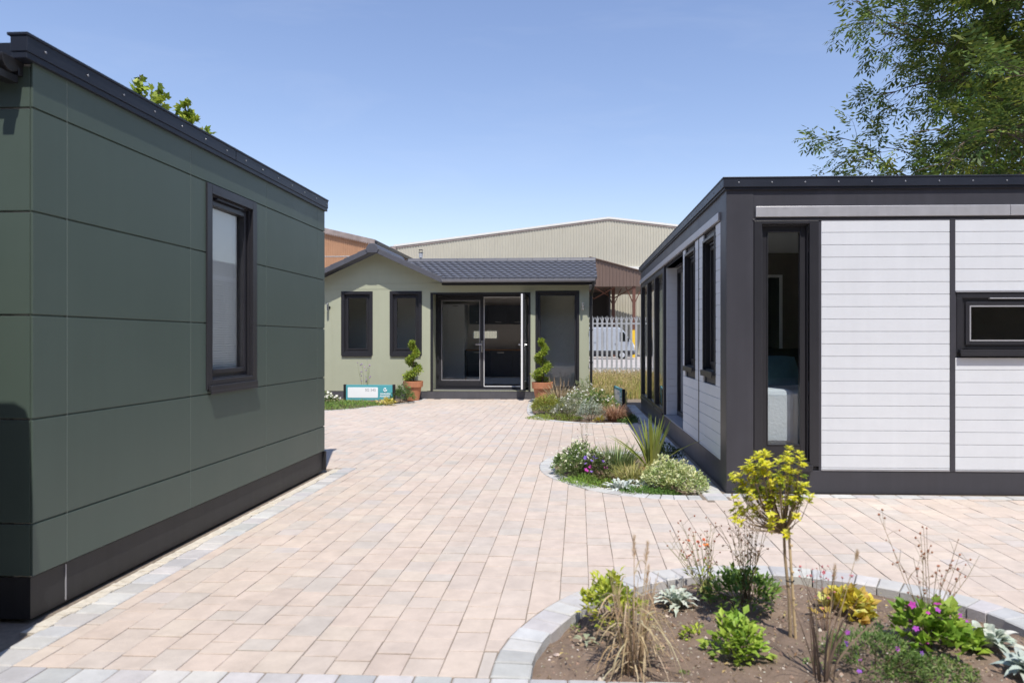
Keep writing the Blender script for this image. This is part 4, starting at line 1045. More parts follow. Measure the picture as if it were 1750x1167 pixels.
rr = random.Random(31); dg = thing('ornamental_grass', 'clump of dry straw-coloured grass with two fluffy plumes', 'grass', (.245, 3.07, -.03)); bl_ = MB(); cu_ = MB(); pl_ = MB()
for i in range(34):
    a = rr.uniform(0, 2*math.pi); b = Vector((math.cos(a), math.sin(a), 0)); r0 = .05*math.sqrt(rr.random()); h = rr.uniform(.22, .46); sp = rr.uniform(.01, .10)
    if i < 3: h = (.60, .58, .47)[i]; b = Vector(((.02, .9, .95)[i], .2, 0)); sp = .05; r0 = .02
    P = [b*(r0+sp*q**1.3)+UP*h*q for q in (0, .25, .5, .75, 1)]
    cu_.tube(P, [.0032, .003, .0026, .002, .0012], 5, 0, jit(rr.choice([(.46,.35,.22),(.38,.28,.18),(.54,.43,.28)]), .15, rr))
    for k in range(rr.choice((3, 4, 5))):
        q = rr.uniform(.12, .9); j0 = min(int(q*4), 3); p = P[j0].lerp(P[j0+1], q*4-j0); a2 = a+rr.uniform(-1.5, 1.5); d = Vector((math.cos(a2), math.sin(a2), 0)); L = rr.uniform(.10, .24); up = rr.uniform(.2, 1.0); dr = rr.uniform(.5, 1.5)
        pts = [p+d*L*t*(1-.12*t)+UP*L*(up*t-dr*t*t) for t in (0, .2, .4, .6, .8, 1)]; sd = Vector((-d.y, d.x, .35*rr.uniform(-1, 1))).normalized()
        bl_.blade(pts, [.0045, .006, .0062, .0055, .004, .0006], sd, jit(rr.choice(STRAW), .18, rr))
    if i < 3:
        for _ in range(170):
            q = rr.random(); p = P[-1]+UP*.0-(P[-1]-P[-2]).normalized()*.10*(1-q); pl_.dleaf(p, (UP+rdir(rr, 0)*.6).normalized(), rdir(rr, 0), .032*(1-.45*q), .0017, jit((.66, .50, .32), .15, rr))
cu_.build('stem', M['stem'], dg); bl_.build('blade', M['dry'], dg, recalc=False); pl_.build('plume', M['dry'], dg, recalc=False)
grass('ornamental_grass', 'dark bare twiggy grass with upright stems and one pale plume', 1.065, 3.02, 18, .60, .30, .0085, [(.17,.12,.09),(.26,.19,.14),(.12,.08,.065)], 33, droop=.3, base=.05, lean=(.05, 0), plumes=[(.05, .02, .50, .07), (.15, .03, .56, .05)])
bush('shrub', 'yellow green leafy shrub behind the dry grass clump', .17, 3.50, .15, .31, 620, .042, [(.42,.48,.05),(.34,.42,.06),(.50,.52,.08)], 34, stems=14)
rosette('lambs_ear', 'silvery felted plant beside the dry grass, against the kerb', .53, 3.83, 60, .135, .036, SILV, 35, up=.95, lobes=True)
rosette('lambs_ear', 'silvery felted plant at the right corner of the front bed', 1.98, 3.40, 46, .15, .045, SILV, 36, up=.8)
rosette('lambs_ear', 'silvery felted plant cut off by the right edge of the photo', 1.98, 3.10, 46, .15, .045, [(.40,.47,.42),(.46,.52,.46)], 37, up=.8)
bush('shrub', 'dark green bushy plant under the brown seed stalks', .92, 3.86, .18, .20, 620, .05, [(.10,.19,.035),(.16,.27,.05),(.24,.36,.06)], 38, stems=12, wk=.36)
stalks('seed_stalks', 'tall thin stalks with dark round seed heads behind the lime shrub', .95, 3.90, 17, .60, .16, 39, branches=7, hs=.0058)
stalks('geum', 'wiry plant with orange red flowers leaning over the kerb', .74, 3.98, 16, .47, .17, 40, scol=(.33,.29,.15), branches=4, flowers=(8, .013, [(.80,.16,.05),(.85,.25,.05),(.70,.10,.06)]), leaves=(5, .05, .35, [(.26,.32,.08),(.36,.36,.10)]), lean=(-.08, 0), hcol=(.30,.12,.07))
bush('perennial', 'fresh light green leafy plant in the middle of the front bed', .74, 3.24, .11, .19, 300, .048, [(.34,.48,.07),(.42,.54,.09),(.24,.38,.05)], 41, wk=.62, stems=8, lift=.05)
bush('seedling', 'small yellow green seedling on bare soil', .56, 3.44, .045, .05, 45, .03, LIME, 42, stems=3, wk=.6, lift=.1)
bush('heuchera', 'low plant with bright yellow leaves near the kerb', 1.44, 3.76, .13, .12, 240, .055, [(.74,.66,.10),(.70,.60,.08),(.66,.64,.20),(.60,.42,.10)], 43, wk=.85, stems=6, lift=.1)
bush('perennial', 'feathery green plant with small purple flowers', 1.34, 3.16, .21, .16, 1500, .03, [(.13,.22,.05),(.19,.28,.07),(.09,.16,.04)], 44, wk=.22, stems=8, flowers=(7, .014, [(.32,.12,.55),(.45,.10,.50)], .03))
bush('heuchera', 'broad bright green plant with magenta flowers', 1.68, 3.36, .165, .22, 330, .06, [(.28,.42,.05),(.34,.48,.07),(.20,.34,.04)], 45, wk=.85, stems=9, flowers=(13, .018, [(.62,.08,.48),(.50,.10,.55)], .07), lift=.1)
stalks('seed_stalks', 'tall sparse reddish seed stalks beside the magenta flowers', 1.72, 3.44, 12, .60, .24, 46, scol=(.30,.23,.14), branches=5, hcol=(.34,.16,.10), hs=.007)
stalks('flower_stalks', 'thin dark stalks with small pink flowers beside the yellow heuchera', 1.24, 3.52, 9, .34, .14, 47, scol=(.18,.12,.09), branches=2, hcol=(.50,.20,.20), hs=.006, flowers=(4, .011, [(.65,.18,.22)]))
mat_plant('seedling', 'tiny green weed beside the cane', 1.06, 3.16, .05, .05, .04, 60, .022, [(.24,.34,.10)], 48, wk=.5)
mat_plant('ground_cover', 'low dark green growth between the feathery and the broad green plants', 1.55, 3.10, .20, .14, .10, 900, .028, [(.10,.17,.04),(.17,.26,.06),(.24,.30,.10)], 49, wk=.35)
for wx, wy, ws in ((.22,3.42,7),(.38,3.30,8),(.62,3.58,9),(.98,3.30,10),(1.22,3.36,11),(1.50,3.92,12),(1.12,4.02,13),(.46,3.06,14),(1.86,3.62,15),(-.02,3.52,16)):
    mat_plant('weed', 'tiny green weed seedling on the bare soil of the front bed', wx, wy, .03, .03, .028, 26, .018, [(.20,.30,.08),(.28,.34,.10)], ws, wk=.55, z=-.035)['group'] = 'weed seedlings in the front bed'
rosette('lambs_ear', 'very small grey-green rosette at the left of the front bed', .03, 3.33, 7, .06, .02, [(.32,.36,.24)], 50)

# --- middle bed
bush('shrub', 'white-flowered shrub at the left end of the middle bed', .0, 7.5, .30, .36, 2600, .036, [(.24,.34,.10),(.32,.42,.16),(.14,.22,.06)], 61, stems=16, wk=.45, flowers=(150, .015, [(.80,.80,.70),(.74,.74,.55)], .12))
stalks('flower_stalks', 'slender upright stem of the tallest plant behind the white-flowered shrub', .06, 7.9, 6, .62, .06, 62, scol=(.24,.22,.12), leaves=(22, .035, .4, [(.26,.30,.12),(.36,.38,.2)]), branches=3, hs=.006)
bush('perennial', 'dark plant with violet blue flowers in the middle bed', .19, 7.30, .20, .27, 900, .034, [(.10,.12,.05),(.15,.17,.07)], 63, stems=10, flowers=(16, .026, [(.26,.16,.62),(.34,.20,.66),(.60,.08,.45)], .05))
grass('sedge', 'tufted blue-green grass beside the spiky plant', .42, 7.7, 420, .40, .24, .007, [(.16,.24,.10),(.24,.32,.12),(.34,.38,.15)], 64, droop=.45, mt='leaf', base=.16)
grass('sedge', 'loose yellow-green grass in front of the spiky plant', .55, 7.15, 360, .26, .24, .007, [(.40,.38,.12),(.32,.34,.10),(.48,.42,.2)], 65, droop=.7, mt='leaf', base=.16)
rr = random.Random(66)
ph = thing('phormium', 'spiky plant with long sword-shaped green leaves', 'plant', (.80, 7.6, -.03)); mb = MB()
for i in range(34):
    a = rr.uniform(0, 2*math.pi); b = Vector((math.cos(a), math.sin(a)*.8, 0)); sp = (.02+.30*(i/34)**1.3)*1.0; L = rr.uniform(.52, .74)
    if i > 29: sp = rr.uniform(.42, .6); L = .52; b = Vector((rr.choice((-1, 1))*.95, rr.uniform(-.3, .1), 0))
    pts = [b*(.025+sp*q**1.5)+UP*(L*q*(1-.10*(sp/.3)*q)) for q in (0, .2, .4, .6, .8, 1)]
    side = Vector((-b.y, b.x, 0)); side = (side*.4+Vector((.9 if side.x >= 0 else -.9, -.1, 0))).normalized()
    mb.blade(pts, [.020, .027, .026, .021, .013, .002], side, jit(rr.choice([(.30,.36,.07),(.22,.30,.06),(.40,.44,.10),(.34,.38,.12)]), .15, rr))
mb.build('leaf', M['leafgloss'], ph, recalc=False)
mb = MB()
for i in range(30):
    a = rr.uniform(0, 2*math.pi); b = Vector((math.cos(a), math.sin(a), 0)); mb.blade([b*.03, b*.10+UP*.09, b*.17+UP*.10*rr.random()], [.025, .02, .002], Vector((-b.y, b.x, 0)), jit(rr.choice([(.60,.36,.10),(.62,.50,.10),(.42,.22,.10)]), .2, rr))
mb.build('old_leaf', M['dry'], ph, recalc=False)
bush('shrub', 'variegated cream and green shrub at the corner of the white annexe', .93, 6.86, .31, .30, 3900, .037, [(.64,.68,.34),(.54,.60,.28),(.72,.74,.46),(.34,.44,.15)], 67, stems=14, wk=.5, ry=.40, lift=.05)
rosette('dusty_miller', 'white-leaved plant in the middle bed, left of its twin', .40, 6.72, 44, .20, .042, [(.62,.66,.62),(.54,.60,.55)], 68, up=.85, lobes=True)
rosette('dusty_miller', 'white-leaved plant in the middle bed, half under the variegated shrub', .64, 6.86, 38, .18, .04, [(.60,.64,.60),(.52,.58,.53)], 69, up=.7, lobes=True)
mat_plant('ground_cover', 'bright green mat of fine leaves along the middle bed kerb', .08, 6.98, .36, .26, .12, 2600, .032, [(.20,.34,.05),(.28,.42,.06),(.15,.26,.04)], 70, poly=[(p[0], p[1]) for p in B_c])
mat_plant('ground_cover', 'dense green mat in front of the variegated shrub', .66, 6.58, .32, .13, .11, 2200, .026, [(.13,.26,.05),(.19,.34,.07),(.10,.20,.04)], 71)
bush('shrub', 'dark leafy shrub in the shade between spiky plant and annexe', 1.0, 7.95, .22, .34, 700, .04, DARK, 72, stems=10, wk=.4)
mat_plant('ground_cover', 'yellowish green growth filling the middle bed below the spiky plant', .55, 7.35, .55, .8, .12, 3000, .035, [(.28,.34,.08),(.20,.28,.06),(.38,.38,.14)], 75, poly=B_c)
bush('perennial', 'brown-leaved plant at the centre of the middle bed', .25, 7.0, .13, .15, 260, .035, [(.16,.10,.07),(.22,.15,.09),(.20,.20,.08)], 73, stems=6)
bush('shrub', 'small bushy green shrub at the tip of the middle bed', -.10, 7.25, .15, .20, 900, .03, [(.16,.22,.07),(.22,.28,.09)], 74, stems=8, wk=.3)

# --- far right bed
grass('ornamental_grass', 'pale feathery grass in front of the right terracotta pot', -.42, 14.6, 420, .68, .42, .008, STRAW, 81, droop=.5, base=.15, plumes=[(.1*math.cos(k*1.3)*(1+k*.2), .1*math.sin(k*1.3), .62+.03*(k % 4), .16) for k in range(9)])
bush('shrub', 'yellow-green heather-like bush nearest the paving', -.62, 13.6, .38, .42, 2200, .05, [(.32,.34,.06),(.38,.40,.08),(.24,.28,.06)], 82, wk=.3, stems=10)
mat_plant('ground_cover', 'low yellow green mat along the far bed kerb', -.45, 12.75, .55, .38, .14, 1900, .045, [(.30,.36,.06),(.22,.30,.05)], 83, poly=None)
bush('shrub', 'tall grey-green bush full of small white flowers', -.02, 13.7, .48, .48, 2300, .045, [(.26,.32,.15),(.20,.28,.09),(.34,.38,.22)], 84, stems=14, wk=.35, flowers=(90, .02, [(.80,.80,.74)], .18))
bush('shrub', 'grey lavender-like bush with pale stems beside the white flowers', -.22, 12.75, .30, .40, 1400, .045, [(.34,.36,.24),(.44,.45,.34),(.24,.26,.18)], 85, stems=12, wk=.22, flowers=(30, .022, [(.72,.72,.66)], .06))
bush('shrub', 'rounded silver bush at the front of the far bed', .22, 12.42, .27, .40, 1900, .042, [(.40,.45,.36),(.48,.52,.44),(.32,.38,.28)], 86, mt='felt', wk=.22, stems=10)
grass('sedge', 'rounded mop of brown sedge below the edge-on sign', .66, 12.5, 700, .44, .36, .007, [(.46,.28,.18),(.54,.36,.24),(.36,.20,.13)], 87, droop=.9, base=.12)
bush('shrub', 'mid green bush between the white flowers and the teal sign', .42, 13.7, .36, .50, 1200, .05, [(.16,.26,.06),(.22,.33,.08),(.12,.20,.05)], 88, wk=.4, stems=10, flowers=(26, .03, [(.78,.76,.70)], .08))
bush('shrub', 'grey-green shrub by the black downpipe', .10, 16.2, .34, .62, 900, .05, [(.22,.28,.12),(.28,.33,.16)], 89, wk=.3, stems=12)
grass('ornamental_grass', 'pale pinkish grass between the white flowers and the downpipe', .30, 14.4, 320, .58, .28, .008, [(.52,.40,.28),(.46,.38,.22),(.34,.34,.15)], 90, droop=.55, base=.15)
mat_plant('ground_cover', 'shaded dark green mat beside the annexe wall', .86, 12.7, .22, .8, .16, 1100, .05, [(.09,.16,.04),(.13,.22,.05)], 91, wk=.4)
bush('perennial', 'small plant with yellow leaves at the far bed kerb', .38, 12.2, .11, .13, 90, .05, YEL, 92, stems=4)
mat_plant('ground_cover', 'patchy green growth filling the middle of the far bed', -.1, 14.6, .9, 1.2, .18, 2600, .055, [(.18,.26,.07),(.26,.32,.10),(.14,.20,.06)], 93, wk=.35)

# --- far left bed
DP = D_poly
mat_plant('ground_cover', 'green mat of mixed leaves below the teal sign', -5.2, 14.7, 1.15, .85, .20, 4200, .055, [(.13,.24,.05),(.19,.31,.07),(.26,.36,.08)], 101, wk=.35, poly=DP)
bush('shrub', 'daisy-like white-flowered plant beside the dark green cabin', -5.6, 14.9, .30, .36, 500, .05, [(.16,.24,.07),(.24,.30,.09)], 102, stems=10, flowers=(36, .035, [(.82,.80,.70)], .10))
bush('shrub', 'bushy green shrub between the teal sign and the left pot', -4.12, 15.72, .30, .44, 1500, .05, [(.13,.22,.06),(.18,.29,.08),(.10,.17,.05)], 103, stems=10, wk=.32)
bush('hosta', 'yellow and cream leafed plant under the right end of the teal sign', -4.32, 15.12, .17, .17, 120, .09, [(.66,.58,.22),(.60,.52,.12)], 104, wk=.5, stems=5)
stalks('verbena', 'tall thin verbena with purple flower heads above the teal sign', -5.05, 15.9, 10, .98, .30, 105, scol=(.26,.30,.14), r0=.004, branches=2, hcol=(.40,.26,.46), hs=.018, leaves=(6, .06, .25, [(.24,.32,.12)]))

# ------------------------------------------------------------------ meadow behind, fence, van, big sheds
rr = random.Random(5); mb = MB()
for i in range(15000):
    x, y = rr.uniform(-.2, 3.4), 15.2+7.2*rr.random()**.8
    if x < .32 and y < 20.4: continue
    if y < 17 and x > 1.1: continue
    h = rr.uniform(.25, .62)*(1.0 if y > 17 else .75); a = rr.uniform(0, 2*math.pi); l = Vector((math.cos(a), math.sin(a), 0))*h*rr.uniform(.1, .45)
    p = Vector((x, y, -.06)); c = jit(rr.choice([(.50,.42,.16),(.44,.38,.14),(.36,.36,.11),(.56,.47,.22),(.30,.34,.09)]), .18, rr)
    mb.blade([p, p+l*.3+UP*h*.6, p+l+UP*h], [.010, .008, .001], Vector((1, rr.uniform(-.4, .4), 0)).normalized(), c)
    if rr.random() < .3:
        for _ in range(3): mb.dleaf(p+l+UP*h*rr.uniform(.9, 1.02), rdir(rr, 1.5), Vector((1, 0, 0)), .05, .014, jit((.52,.40,.22), .2, rr))
tag(mb.build('meadow_grass', M['dry'], recalc=False), 'long dry yellow grass below the palisade fence', 'grass', kind='stuff')
g = MB(); g.quad((.3, 15, -.055), (6, 15, -.055), (6, 22.6, -.055), (.3, 22.6, -.055)); tag(g.build('verge_soil', M['joint'], recalc=False), kind='structure')

fn = thing('palisade_fence', 'galvanised palisade fence with spiked pales behind the dry grass', 'fence', (0, 22, 0))
pale = None
for k in range(38):
    x = -.35+k*.155; mb = MB()
    w = .034
    for dx0, dx1, y0, y1 in ((-w, -.012, 0, .012), (-.012, .012, -.012, .0), (.012, w, 0, .012)):
        mb.hexa([(x+dx0, y0, .3), (x+dx1, y0 if dx0 < 0 and dx1 < 0 else y0, .3), (x+dx1, y0+.004, .3), (x+dx0, y0+.004, .3), (x+dx0, y0, 2.08), (x+dx1, y0, 2.08), (x+dx1, y0+.004, 2.08), (x+dx0, y0+.004, 2.08)])
    for s in (-1, 0, 1):
        bx = x+s*.022; t = x+s*.05
        mb.prism([(bx-.014, 2.08), (bx+.014, 2.08), (t+.014, 2.17-(0 if s else -.02)), (t, 2.21+(0 if s else .04)), (t-.014, 2.17-(0 if s else -.02))], 'y', -.004, .001+.002*abs(s))
    mb.build('pale', M['galv'], fn)
mb = MB(); mb.box(-.4, 5.6, .014, .05, 1.97, 2.02); mb.build('rail', M['galv'], fn); mb = MB(); mb.box(-.4, 5.6, .014, .05, .53, .58); mb.build('rail', M['galv'], fn)
for x in (-.3, 2.45, 5.2):
    mb = MB(); mb.box(x-.05, x+.05, .052, .15, -.1, 2.1); mb.build('post', M['galv'], fn)

def van(loc, rz, label, sc=1.0, paint='vanwhite'):
    t = thing('parked_van', label, 'van', loc, rz); t.scale = (sc, sc, sc)
    prof = [(-2.95,.42),(-2.98,1.0),(-2.93,2.35),(-2.83,2.56),(-2.6,2.62),(1.65,2.62),(1.92,2.50),(2.12,2.28),(2.62,1.52),(2.84,1.36),(2.95,1.12),(2.98,.7),(2.93,.42)]
    mb = MB(); n = len(prof); L = []
    for yy, k in ((-1.0, 0), (1.0, 1)):
        L.append(mb.add([(x, yy*(1-.05*max(z-1.2, 0)/1.4), z) for x, z in prof]))
    for i in range(n): j = (i+1) % n; mb.face((L[0]+i, L[0]+j, L[1]+j, L[1]+i))
    mb.face([L[0]+i for i in range(n)]); mb.face([L[1]+i for i in range(n)][::-1])
    o = mb.build('body', M[paint], t, bevel=.09); 
    for m_ in o.modifiers: m_.segments = 3
    mb = MB(); 
    for s in (-1, 1):
        f = lambda z: s*(1-.05*max(z-1.2, 0)/1.4)*1.006
        mb.hexa([(1.75, f(1.45), 1.45), (2.56, f(1.45), 1.45), (2.54, f(1.5)+s*.01, 1.5), (1.75, f(1.5)+s*.01, 1.5), (1.75, f(2.2), 2.2), (2.10, f(2.2), 2.2), (2.08, f(2.2)+s*.008, 2.2), (1.75, f(2.2)+s*.008, 2.2)])
    mb.build('side_window', M['darkglass'], t)
    mb = MB(); mb.quad((2.13,-.80,2.25),(2.13,.80,2.25),(2.60,.88,1.54),(2.60,-.88,1.54)); mb.build('windscreen', M['darkglass'], t, recalc=False).location = (.018, 0, .014)
    mb = MB(); mb.box(-2.9, 2.9, -1.008, 1.008, .36, .72); mb.build('sill_trim', M['gutter'], t, bevel=.03)
    mb = MB(); mb.box(2.80, 3.03, -.95, .95, .40, .78); mb.build('bumper', M['gutter'], t, bevel=.05)
    for s in (-1, 1):
        mb = MB(); mb.prism([(2.62, 1.02), (2.95, .95), (2.93, 1.15), (2.72, 1.28)], 'y', s*.86-.13, s*.86+.13); mb.build('headlight', M['signwhite'], t, bevel=.02)
        mb = MB(); mb.box(2.35, 2.50, s*1.12-.1, s*1.12+.1, 1.45, 1.75); mb.build('mirror', M['gutter'], t, bevel=.03)
        mb = MB(); mb.box(1.35, 1.5, s*1.0-.02, s*1.0+.02, 1.22, 1.27); mb.build('door_handle', M['gutter'], t)
        for x in (-1.75, 1.95):
            mb = MB(); mb.tube([(x, s*.78, .35), (x, s*1.02, .35)], .35, 24); w = mb.build('wheel', M['rubber'], t, bevel=.03)
            mb = MB(); mb.tube([(x, s*1.0, .35), (x, s*1.03, .35)], .21, 20); mb.build('rim', M['galv'], w)
    mb = MB()
    for s in (-1, 1):
        for x in (.0, 1.1): mb.box(x+.45, x+.462, s*1.0-.012, s*1.0+.012, .75, 2.3)
        mb.box(-2.6, -.05, s*.995-.012, s*.995+.012, 1.35, 1.37)
    mb.build('door_seam', M['gutter'], t)
    return t
van((1.55, 57, -.07), 0, 'pale panel van seen side-on through the palisade fence')
van((-3.53, -.02, -.0), R(-90), 'black panel van parked left of the camera, shading the dark green cabin corner', .955, 'vandark')  # unseen van casting the corner shadow; made black to cut bounced light

def corrugated(mb, x0, x1, ztop, zbot, y, pitch=.3, depth=.05, m=0):
    n = int((x1-x0)/pitch); pts = []
    for k in range(n+1):
        x = x0+k*pitch
        for dx, dy in ((0, 0), (.5, 0), (.62, -1), (.88, -1)): pts.append((x+dx*pitch, y+dy*depth))
    pts = [p for p in pts if p[0] <= x1]
    for a, b in zip(pts, pts[1:]):
        mb.quad((a[0], a[1], zbot), (b[0], b[1], zbot), (b[0], b[1], ztop(b[0])), (a[0], a[1], ztop(a[0])), m)
wh = thing('warehouse', 'long beige profiled-sheet warehouse with a low pitched roof', 'warehouse', (0, 75, 0))
apx, apz, wx0, wx1, ez_ = 3.2, 14.75, -20.3, 26.7, 11.85
zt = lambda x: apz-(apz-ez_)*abs(x-apx)/(apx-wx0)
mb = MB(); corrugated(mb, wx0, wx1, lambda x: zt(x), 9.35, 0); corrugated(mb, wx0, wx1, lambda x: 9.2, -.1, .25)
mb.quad((wx0, .3, -.1), (wx0, 40, -.1), (wx0, 40, ez_), (wx0, .3, ez_)); mb.quad((wx1, .3, -.1), (wx1, 40, -.1), (wx1, 40, ez_), (wx1, .3, ez_)); mb.build('wall', M['beige'], wh, recalc=False)
mb = MB()
mb.prism([(wx0-.3, ez_-.0), (apx, apz+.0), (wx1+.3, ez_-.0), (wx1+.3, ez_+.22), (apx, apz+.22), (wx0-.3, ez_+.22)], 'y', -.15, 40); mb.box(wx0, wx1, -.30, .2, 9.2, 9.5)
mb.build('roof', M['beigetrim'], wh)
mb = MB(); mb.prism([(wx0, ez_-.16), (apx, apz-.16), (wx1, ez_-.16), (wx1, ez_-.02), (apx, apz-.02), (wx0, ez_-.02)], 'y', -.10, -.055); mb.box(wx0-.65, wx0-.02, -.2, 40, ez_-.75, ez_+.05); mb.box(3, 14, -.06, .24, 8.95, 9.19); mb.build('gutter', M['fibre'], wh)
os_ = thing('corrugated_shed', 'rusty orange corrugated shed beyond the tiled gable', 'shed', (0, 50, 0))
sx1, szr, ssl = -15.45, 9.0, .2335
zz = lambda x: szr+(sx1-x)*ssl
mb = MB()
corrugated(mb, -34, sx1, lambda x: zz(x)-.35, 7.72, 0, .16, .035); corrugated(mb, -34, sx1, lambda x: 7.70, 3.9, .04, .16, .035); corrugated(mb, -34, sx1, lambda x: 3.9, -.1, .08, .16, .035)
mb.build('wall', M['orange'], os_, recalc=False)
mb = MB(); mb.quad((sx1, .1, -.1), (sx1, 26, -.1), (sx1, 26, szr-.3), (sx1, .1, szr-.3)); mb.build('side_wall', M['brownsheet'], os_, recalc=False)
mb = MB(); mb.prism([(-34, zz(-34)), (sx1+.35, zz(sx1+.35)), (sx1+.35, zz(sx1+.35)-.36), (-34, zz(-34)-.36)], 'y', -.22, 26)
x = -34
while x < sx1: mb.box(x, x+.07, -.24, -.22, zz(x)-.46, zz(x)-.1); x += .16
mb.build('roof', M['fibre'], os_)
mb = MB(); mb.box(sx1+.36, sx1+.55, -.25, 26, szr-.45, szr-.2); mb.build('gutter', M['gutter'], os_)

cn = thing('loading_canopy', 'brown sheeted loading canopy on steel posts beside the warehouse', 'canopy', (0, 62, 0))
mb = MB(); ct = lambda x: 8.75-(x-1.69)*.275
corrugated(mb, 1.0, 7.4, lambda x: ct(x), 6.35, 0, .31, .05); mb.quad((7.4, 0, 6.35), (7.4, 11, 6.35), (7.4, 11, ct(7.4)), (7.4, 0, ct(7.4))); mb.build('fascia', M['brownsheet'], cn, recalc=False)
mb = MB(); mb.prism([(.9, ct(.9)+.02), (7.5, ct(7.5)+.02), (7.5, ct(7.5)+.09), (.9, ct(.9)+.09)], 'y', -.2, 11.5); mb.box(-6, 7.4, .06, 11, 6.36, 6.5); mb.build('roof', M['brownsheet'], cn)
for px in (3.2, 4.95):
    yy = 2.2 if px < 4 else 0
    mb = MB(); mb.box(px-.14, px+.14, yy+.1, yy+.4, -.1, 6.36)
    for s in (-1, 1): mb.tube([(px+s*.1, yy+.25, 4.9), (px+s*.75, yy+.25, 6.35)], .05, 6)
    mb.build('post', M['brownsteel'], cn)
mb = MB(); mb.box(4.72, 5.18, -.05, .09, -.07, 2.4); mb.build('post_guard', M['yellow'], cn)
mb = MB()
for k in range(4): mb.tube([(-4+k*1.8, .5, 6.3), (-2.2+k*1.8, 2.5, 5.4), (-.4+k*1.8, .5, 6.3)], .06, 5)
mb.build('brace', M['brownsteel'], cn)
mb = MB(); mb.box(-6, 2.9, 8, 8.2, -.07, 6.35); mb.box(2.8, 2.9, 1.5, 8, -.07, 6.35); mb.build('shade_sheet', M['undershade'], cn)  # dark sheets stand in for the shade under the canopy

# ------------------------------------------------------------------ trees
def limb(sm, p, d, L, r, rr, seg=5, droop=0.0, wob=.18, n=6):
    pts = [p.copy()]; rad = [r]
    for k in range(seg):
        d = (d+Vector((rr.uniform(-wob, wob), rr.uniform(-wob, wob), rr.uniform(-wob, wob)*.8-droop*k/seg))).normalized()
        p = p+d*L/seg; pts.append(p.copy()); rad.append(r*(1-.72*(k+1)/seg))
    sm.tube(pts, rad, n); return pts, d
def ash_leaf(fo, p, d, L, rr, pal):
    d = d.normalized(); s = d.cross(UP); s = s.normalized() if s.length > .05 else Vector((1, 0, 0)); col = jit(rr.choice(pal), .2, rr); dn = Vector((0, 0, -.35))
    for q in (.35, .62, .85):
        for g in (-1, 1): 
            dd = (s*g+d*.55+dn*rr.uniform(.3, 1.4)).normalized(); fo.dleaf(p+d*L*q+UP*(-.06*L*q), dd, (d+rdir(rr, 0)*.5).normalized(), L*.42*rr.uniform(.8, 1.1), L*.15, jit(col, .1, rr))
    fo.dleaf(p+d*L*.95, (d+dn).normalized(), (s+rdir(rr, 0)*.4).normalized(), L*.42, L*.15, col)
def tree(name, label, base, trunk_h, r, limbs, seed, pal, leafL, nl, sub=5, tw=5, droop=.12, lens=(3, 5), bias=(0, 0, 0), leaf='ash', subl=.5):
    rr = random.Random(seed); t = thing(name, label, 'tree', base); sm = MB(); fo = MB()
    tp, td = limb(sm, Vector((0, 0, 0)), UP, trunk_h, r, rr, 7, 0, .06, 10)
    for i in range(limbs):
        k = rr.uniform(.32, 1); j = min(int(k*7), 6); p = tp[j].lerp(tp[j+1], k*7-j); a = i*2.4+rr.uniform(-.4, .4)
        d = (Vector((math.cos(a), math.sin(a), rr.uniform(.15, .75)+k*.35))+Vector(bias)).normalized(); L = rr.uniform(*lens)*(1.15-.55*k)
        pts, dd = limb(sm, p, d, L, r*.34*(1.2-.6*k), rr, 6, droop)
        for s in range(sub):
            q = rr.uniform(.3, 1); j2 = min(int(q*6), 5); p2 = pts[j2].lerp(pts[j2+1], q*6-j2); d2 = ((pts[j2+1]-pts[j2]).normalized()+rdir(rr, .1)*.85).normalized()
            pt2, d3 = limb(sm, p2, d2, L*subl*rr.uniform(.6, 1.1), r*.085, rr, 5, droop*1.5, .24, 5)
            for w in range(tw):
                q = rr.uniform(.25, 1); j3 = min(int(q*5), 4); p3 = pt2[j3].lerp(pt2[j3+1], q*5-j3); d4 = ((pt2[j3+1]-pt2[j3]).normalized()+rdir(rr, .25)*.9).normalized()
                pt3, d5 = limb(sm, p3, d4, L*subl*.42*rr.uniform(.5, 1.1), r*.03, rr, 3, droop*1.2, .25, 4)
                light = rr.random()
                pp = pal if light < .78 else [(c[0]*1.7, c[1]*1.5, c[2]*1.1) for c in pal]  # some twigs coloured brighter as painted sunlit patches
                for u in range(nl):
                    e = 1-.55*rr.random()**1.5; j4 = min(int(e*3), 2); p4 = pt3[j4].lerp(pt3[j4+1], e*3-j4)
                    if leaf == 'ash': ash_leaf(fo, p4, (d5+rdir(rr, .1)*1.1).normalized(), leafL*rr.uniform(.7, 1.15), rr, pp)
                    else: fo.leaf(p4+rdir(rr)*leafL*.5, rdir(rr, .2), UP+rdir(rr)*.8, leafL*rr.uniform(.7, 1.2), leafL*.8, jit(rr.choice(pp), .18, rr), .15, .4)
    sm.build('trunk', M['bark'], t); fo.build('crown', M['leaf'], t, recalc=False); return t
tree('ash_tree', 'tall ash tree reaching over the white annexe roof', (13.1, 16.0, 0), 11.5, .30, 35, 201, [(.13,.20,.04),(.17,.24,.05),(.09,.15,.04),(.22,.27,.055)], .43, 11, sub=9, tw=6, droop=.13, lens=(4.4, 6.4), bias=(-.34, -.1, -.05))
tree('broadleaf_tree', 'duller olive tree low behind the ash', (15.5, 24, 0), 7.5, .25, 16, 202, [(.10,.11,.04),(.13,.13,.05),(.085,.10,.035)], .22, 7, sub=5, tw=4, lens=(2.6, 4.2), bias=(-.1, 0, .1), leaf='x')
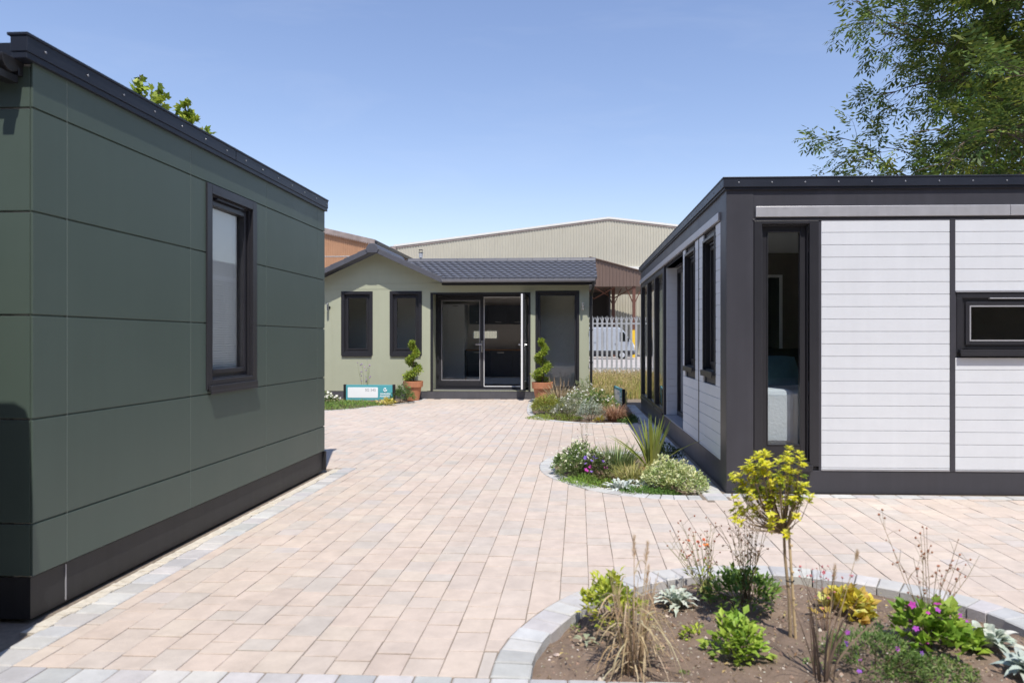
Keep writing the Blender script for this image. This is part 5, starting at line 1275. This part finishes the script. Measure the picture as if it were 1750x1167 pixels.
# young maple: shoots showing over the dark green cabin
rr = random.Random(203); mt_ = thing('maple_tree', 'young tree with fresh green shoots showing over the dark green cabin roof', 'tree', (-7.3, 10.8, 0)); sm = MB(); fo = MB()
sm.tube([(0, 0, 0), (.05, 0, 1.6), (.15, -.1, 3.2), (.3, -.1, 4.2)], [.11, .095, .07, .04], 9)
tips = [(.02,-.3,5.42),(.34,-.3,5.66),(.66,-.3,5.46),(1.10,-.3,5.22),(1.16,-.3,5.02),(1.40,-.3,4.72),(-.35,-.1,4.9),(.2,.4,5.3),(-.5,.5,4.7),(.8,.5,4.7),(.5,-.7,4.6),(-.7,-.4,4.5),(1.0,-.1,4.5)]
for tp_ in tips:
    tpv = Vector(tp_); b0 = Vector((.2, -.1, 3.3)); b1 = b0.lerp(tpv, .5)+Vector(((tpv.x-.3)*.25, 0, -.1)); P = [b0, b1, tpv]; sm.tube(P, [.03, .018, .006], 5)
    for i in range(120):
        q = rr.uniform(.3, 1.0); c = (b0.lerp(b1, q*2) if q < .5 else b1.lerp(tpv, q*2-1)); 
        base = c+rdir(rr, .2)*rr.uniform(.02, .22*(1.3-q*.8))
        col = rr.choice([(.27,.36,.04),(.36,.44,.055),(.44,.50,.08),(.18,.26,.035)])
        dmain = rdir(rr, .1); sd = dmain.cross(rdir(rr, .5)).normalized()
        for g, l in ((0, 1.0), (.75, .8), (-.75, .8), (1.5, .5), (-1.5, .5)):
            dd = dmain*math.cos(g)+sd*math.sin(g); fo.dleaf(base, dd, (sd*math.cos(g)-dmain*math.sin(g)), .12*l, .065*l, jit(col, .1, rr))
sm.build('trunk', M['bark'], mt_); fo.build('crown', M['leaf'], mt_, recalc=False)

# unseen tree belt behind the camera: mirrored in panes, raised to cut sky light
rr = random.Random(300); mb = MB()
for i in range(30000):
    x = rr.uniform(-34, 34); top = 14.5+3.0*mnoise.noise(Vector((x*.16, 0, 4)))+.9*mnoise.noise(Vector((x*.7, 2, 4))); k = rr.random(); z = top*k**.8; y = -15+rr.uniform(-1.8, 1.8)*(1-.6*k)
    mb.leaf(Vector((x, y, z)), rdir(rr, .2), UP+rdir(rr)*.8, rr.uniform(.35, .8), .45, jit(rr.choice([(.06,.09,.03),(.09,.13,.04),(.05,.07,.03)]), .2, rr))
for i in range(60):  # dark sheet added behind the leaves to block sky in reflections
    for j in range(10):
        def P_(i_, j_):
            x = -36+1.2*i_; z = j_*1.25*(1+.12*mnoise.noise(Vector((x*.2, 0, 4)))); return Vector((x, -15.6+1.1*mnoise.noise(Vector((x*.5, z*.5, 1))), z-.1))
        mb.quad(P_(i, j), P_(i+1, j), P_(i+1, j+1), P_(i, j+1), 0, (.045, .065, .028, 1))
tag(mb.build('tree_belt', M['leaf'], recalc=False), 'belt of trees behind the camera, mirrored in the window panes', 'trees', kind='stuff')
